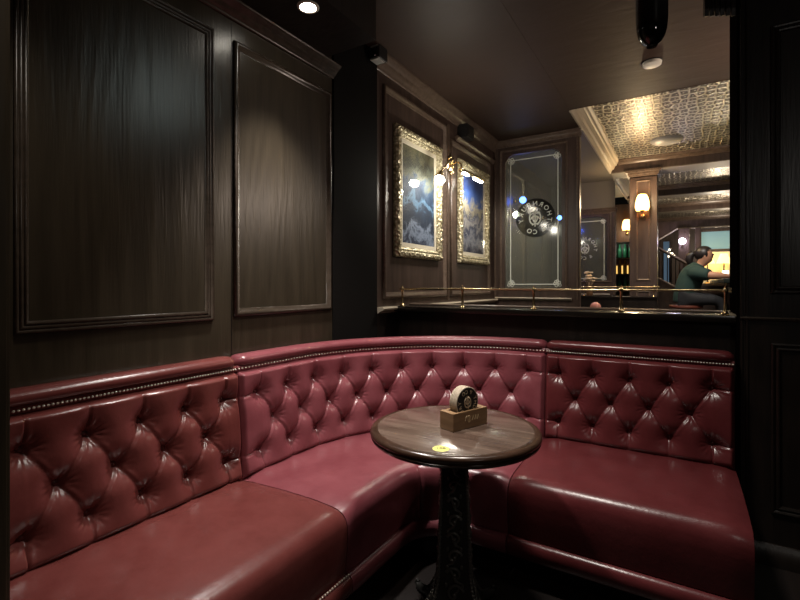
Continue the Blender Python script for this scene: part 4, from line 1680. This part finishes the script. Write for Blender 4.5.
WARM = (1.0, .82, .62)
NEUT = (1.0, .93, .84)
light('SPOT', 'downlight_beam', (DLX, DLY, 2.555), 150, (1.0, .95, .90), (DLX + .10, DLY + .16, 0), .045, 80, .8)
light('SPOT', 'booth_downlight', (-.62, 1.70, 2.80), 135, NEUT, (-.64, 1.70, 0), .12, 92, .8)
light('SPOT', 'right_downlight', (.0, 2.15, 2.80), 9, NEUT, (-.15, 2.2, 0), .12, 80, .8)
light('SPOT', 'near_downlight', (-1.1, .55, 2.80), 34, (1.0, .9, .78), (-1.4, .7, .5), .10, 74, .8)
light('SPOT', 'panel_highlight_spot', (.0, 2.15, 2.80), 10, (.86, 1.0, .94), (XW, 1.07, 2.08), .08, 22, 1.0)  # separate spot added for the highlight on the left wall panel
light('POINT', 'room_behind_fill', (1.2, .2, 2.1), 9, NEUT, None, .12)  # added fill from behind the camera, no lamp stands there
# picture lamps
light('SPOT', 'picture_lamp_beam', (XW + .16, 4.0, 2.24), 14, (1.0, .9, .72), (XW, 4.2, 1.6), .05, 150, .6)
light('POINT', 'picture_spot_glow', (XW + .26, 3.22, 2.06), 7, (1.0, .92, .78), None, .03)
light('SPOT', 'far_booth_fill', (-.95, 3.70, 2.84), 78, NEUT, (-1.55, 3.65, 1.2), .04, 90, .8)  # added spot to light the pictures and their wall evenly
# sconces and the lit bar
light('POINT', 'pillar_sconce_glow', (-.445, 6.80, 2.42), 30, (1.0, .76, .46), None, .07)
light('POINT', 'far_sconce_glow', (-.855, 9.22, 2.34), 9, (1.0, .78, .48), None, .06)
light('SPOT', 'aisle_fill', (.75, 5.3, 2.98), 75, NEUT, (.6, 5.3, 0), .05, 120, .8)  # added spot; its bounce off the floor lights the ceiling
light('SPOT', 'bar_fill', (.10, 5.6, 2.98), 110, NEUT, (.15, 7.0, 1.2), .05, 60, .8)  # added spot to brighten the seated person
light('SPOT', 'back_bar_downlight', (.5, 8.5, 2.98), 40, WARM, (.5, 9.0, 1.0), .05, 90, .8)
light('POINT', 'aisle_side_fill', (.75, 3.7, 2.25), 32, (1.0, .80, .66), None, .10)  # added fill hidden behind the right wall, brightens the ceiling
light('POINT', 'shelf_fill', (-.92, 9.15, 2.0), 0.9, (.8, 1.0, .8), None, .04)  # added fill to brighten the bottles
light('POINT', 'back_room_glow', (.6, 10.6, 2.3), 40, WARM, None, .10)
light('POINT', 'far_room_glow', (.9, 12.8, 2.2), 30, WARM, None, .10)
light('POINT', 'wall_light_glow', (.015, 9.22, 2.06), 3, (.9, .8, 1.0), None, .05)
light('SPOT', 'second_booth_fill', (-1.2, 5.9, 2.82), 45, NEUT, (-1.2, 5.9, 0), .05, 110, .8)  # added spot to brighten the booth behind the etched glass

# ================================================================== WORLD, CAMERA
w = bpy.data.worlds.new('world')
scn.world = w
w.use_nodes = True
w.node_tree.nodes['Background'].inputs[0].default_value = (.02, .018, .015, 1)
w.node_tree.nodes['Background'].inputs[1].default_value = .1

cam = bpy.data.cameras.new('camera')
co = bpy.data.objects.new('camera', cam)
COL.objects.link(co)
co.location = (0, 0, 1.30)
co.rotation_euler = (PI / 2, 0, math.radians(31.5))
cam.sensor_fit = 'HORIZONTAL'
cam.sensor_width = 36.0
cam.lens = 36.0 * 459 / 800
cam.shift_y = -15.0 / 800
cam.clip_start = .02
scn.camera = co

vs_ = scn.view_settings
scn.display_settings.display_device = 'sRGB'
vs_.view_transform = 'Standard'
vs_.look = 'None'
vs_.exposure = 0.0
vs_.gamma = 1.0
vs_.use_curve_mapping = False
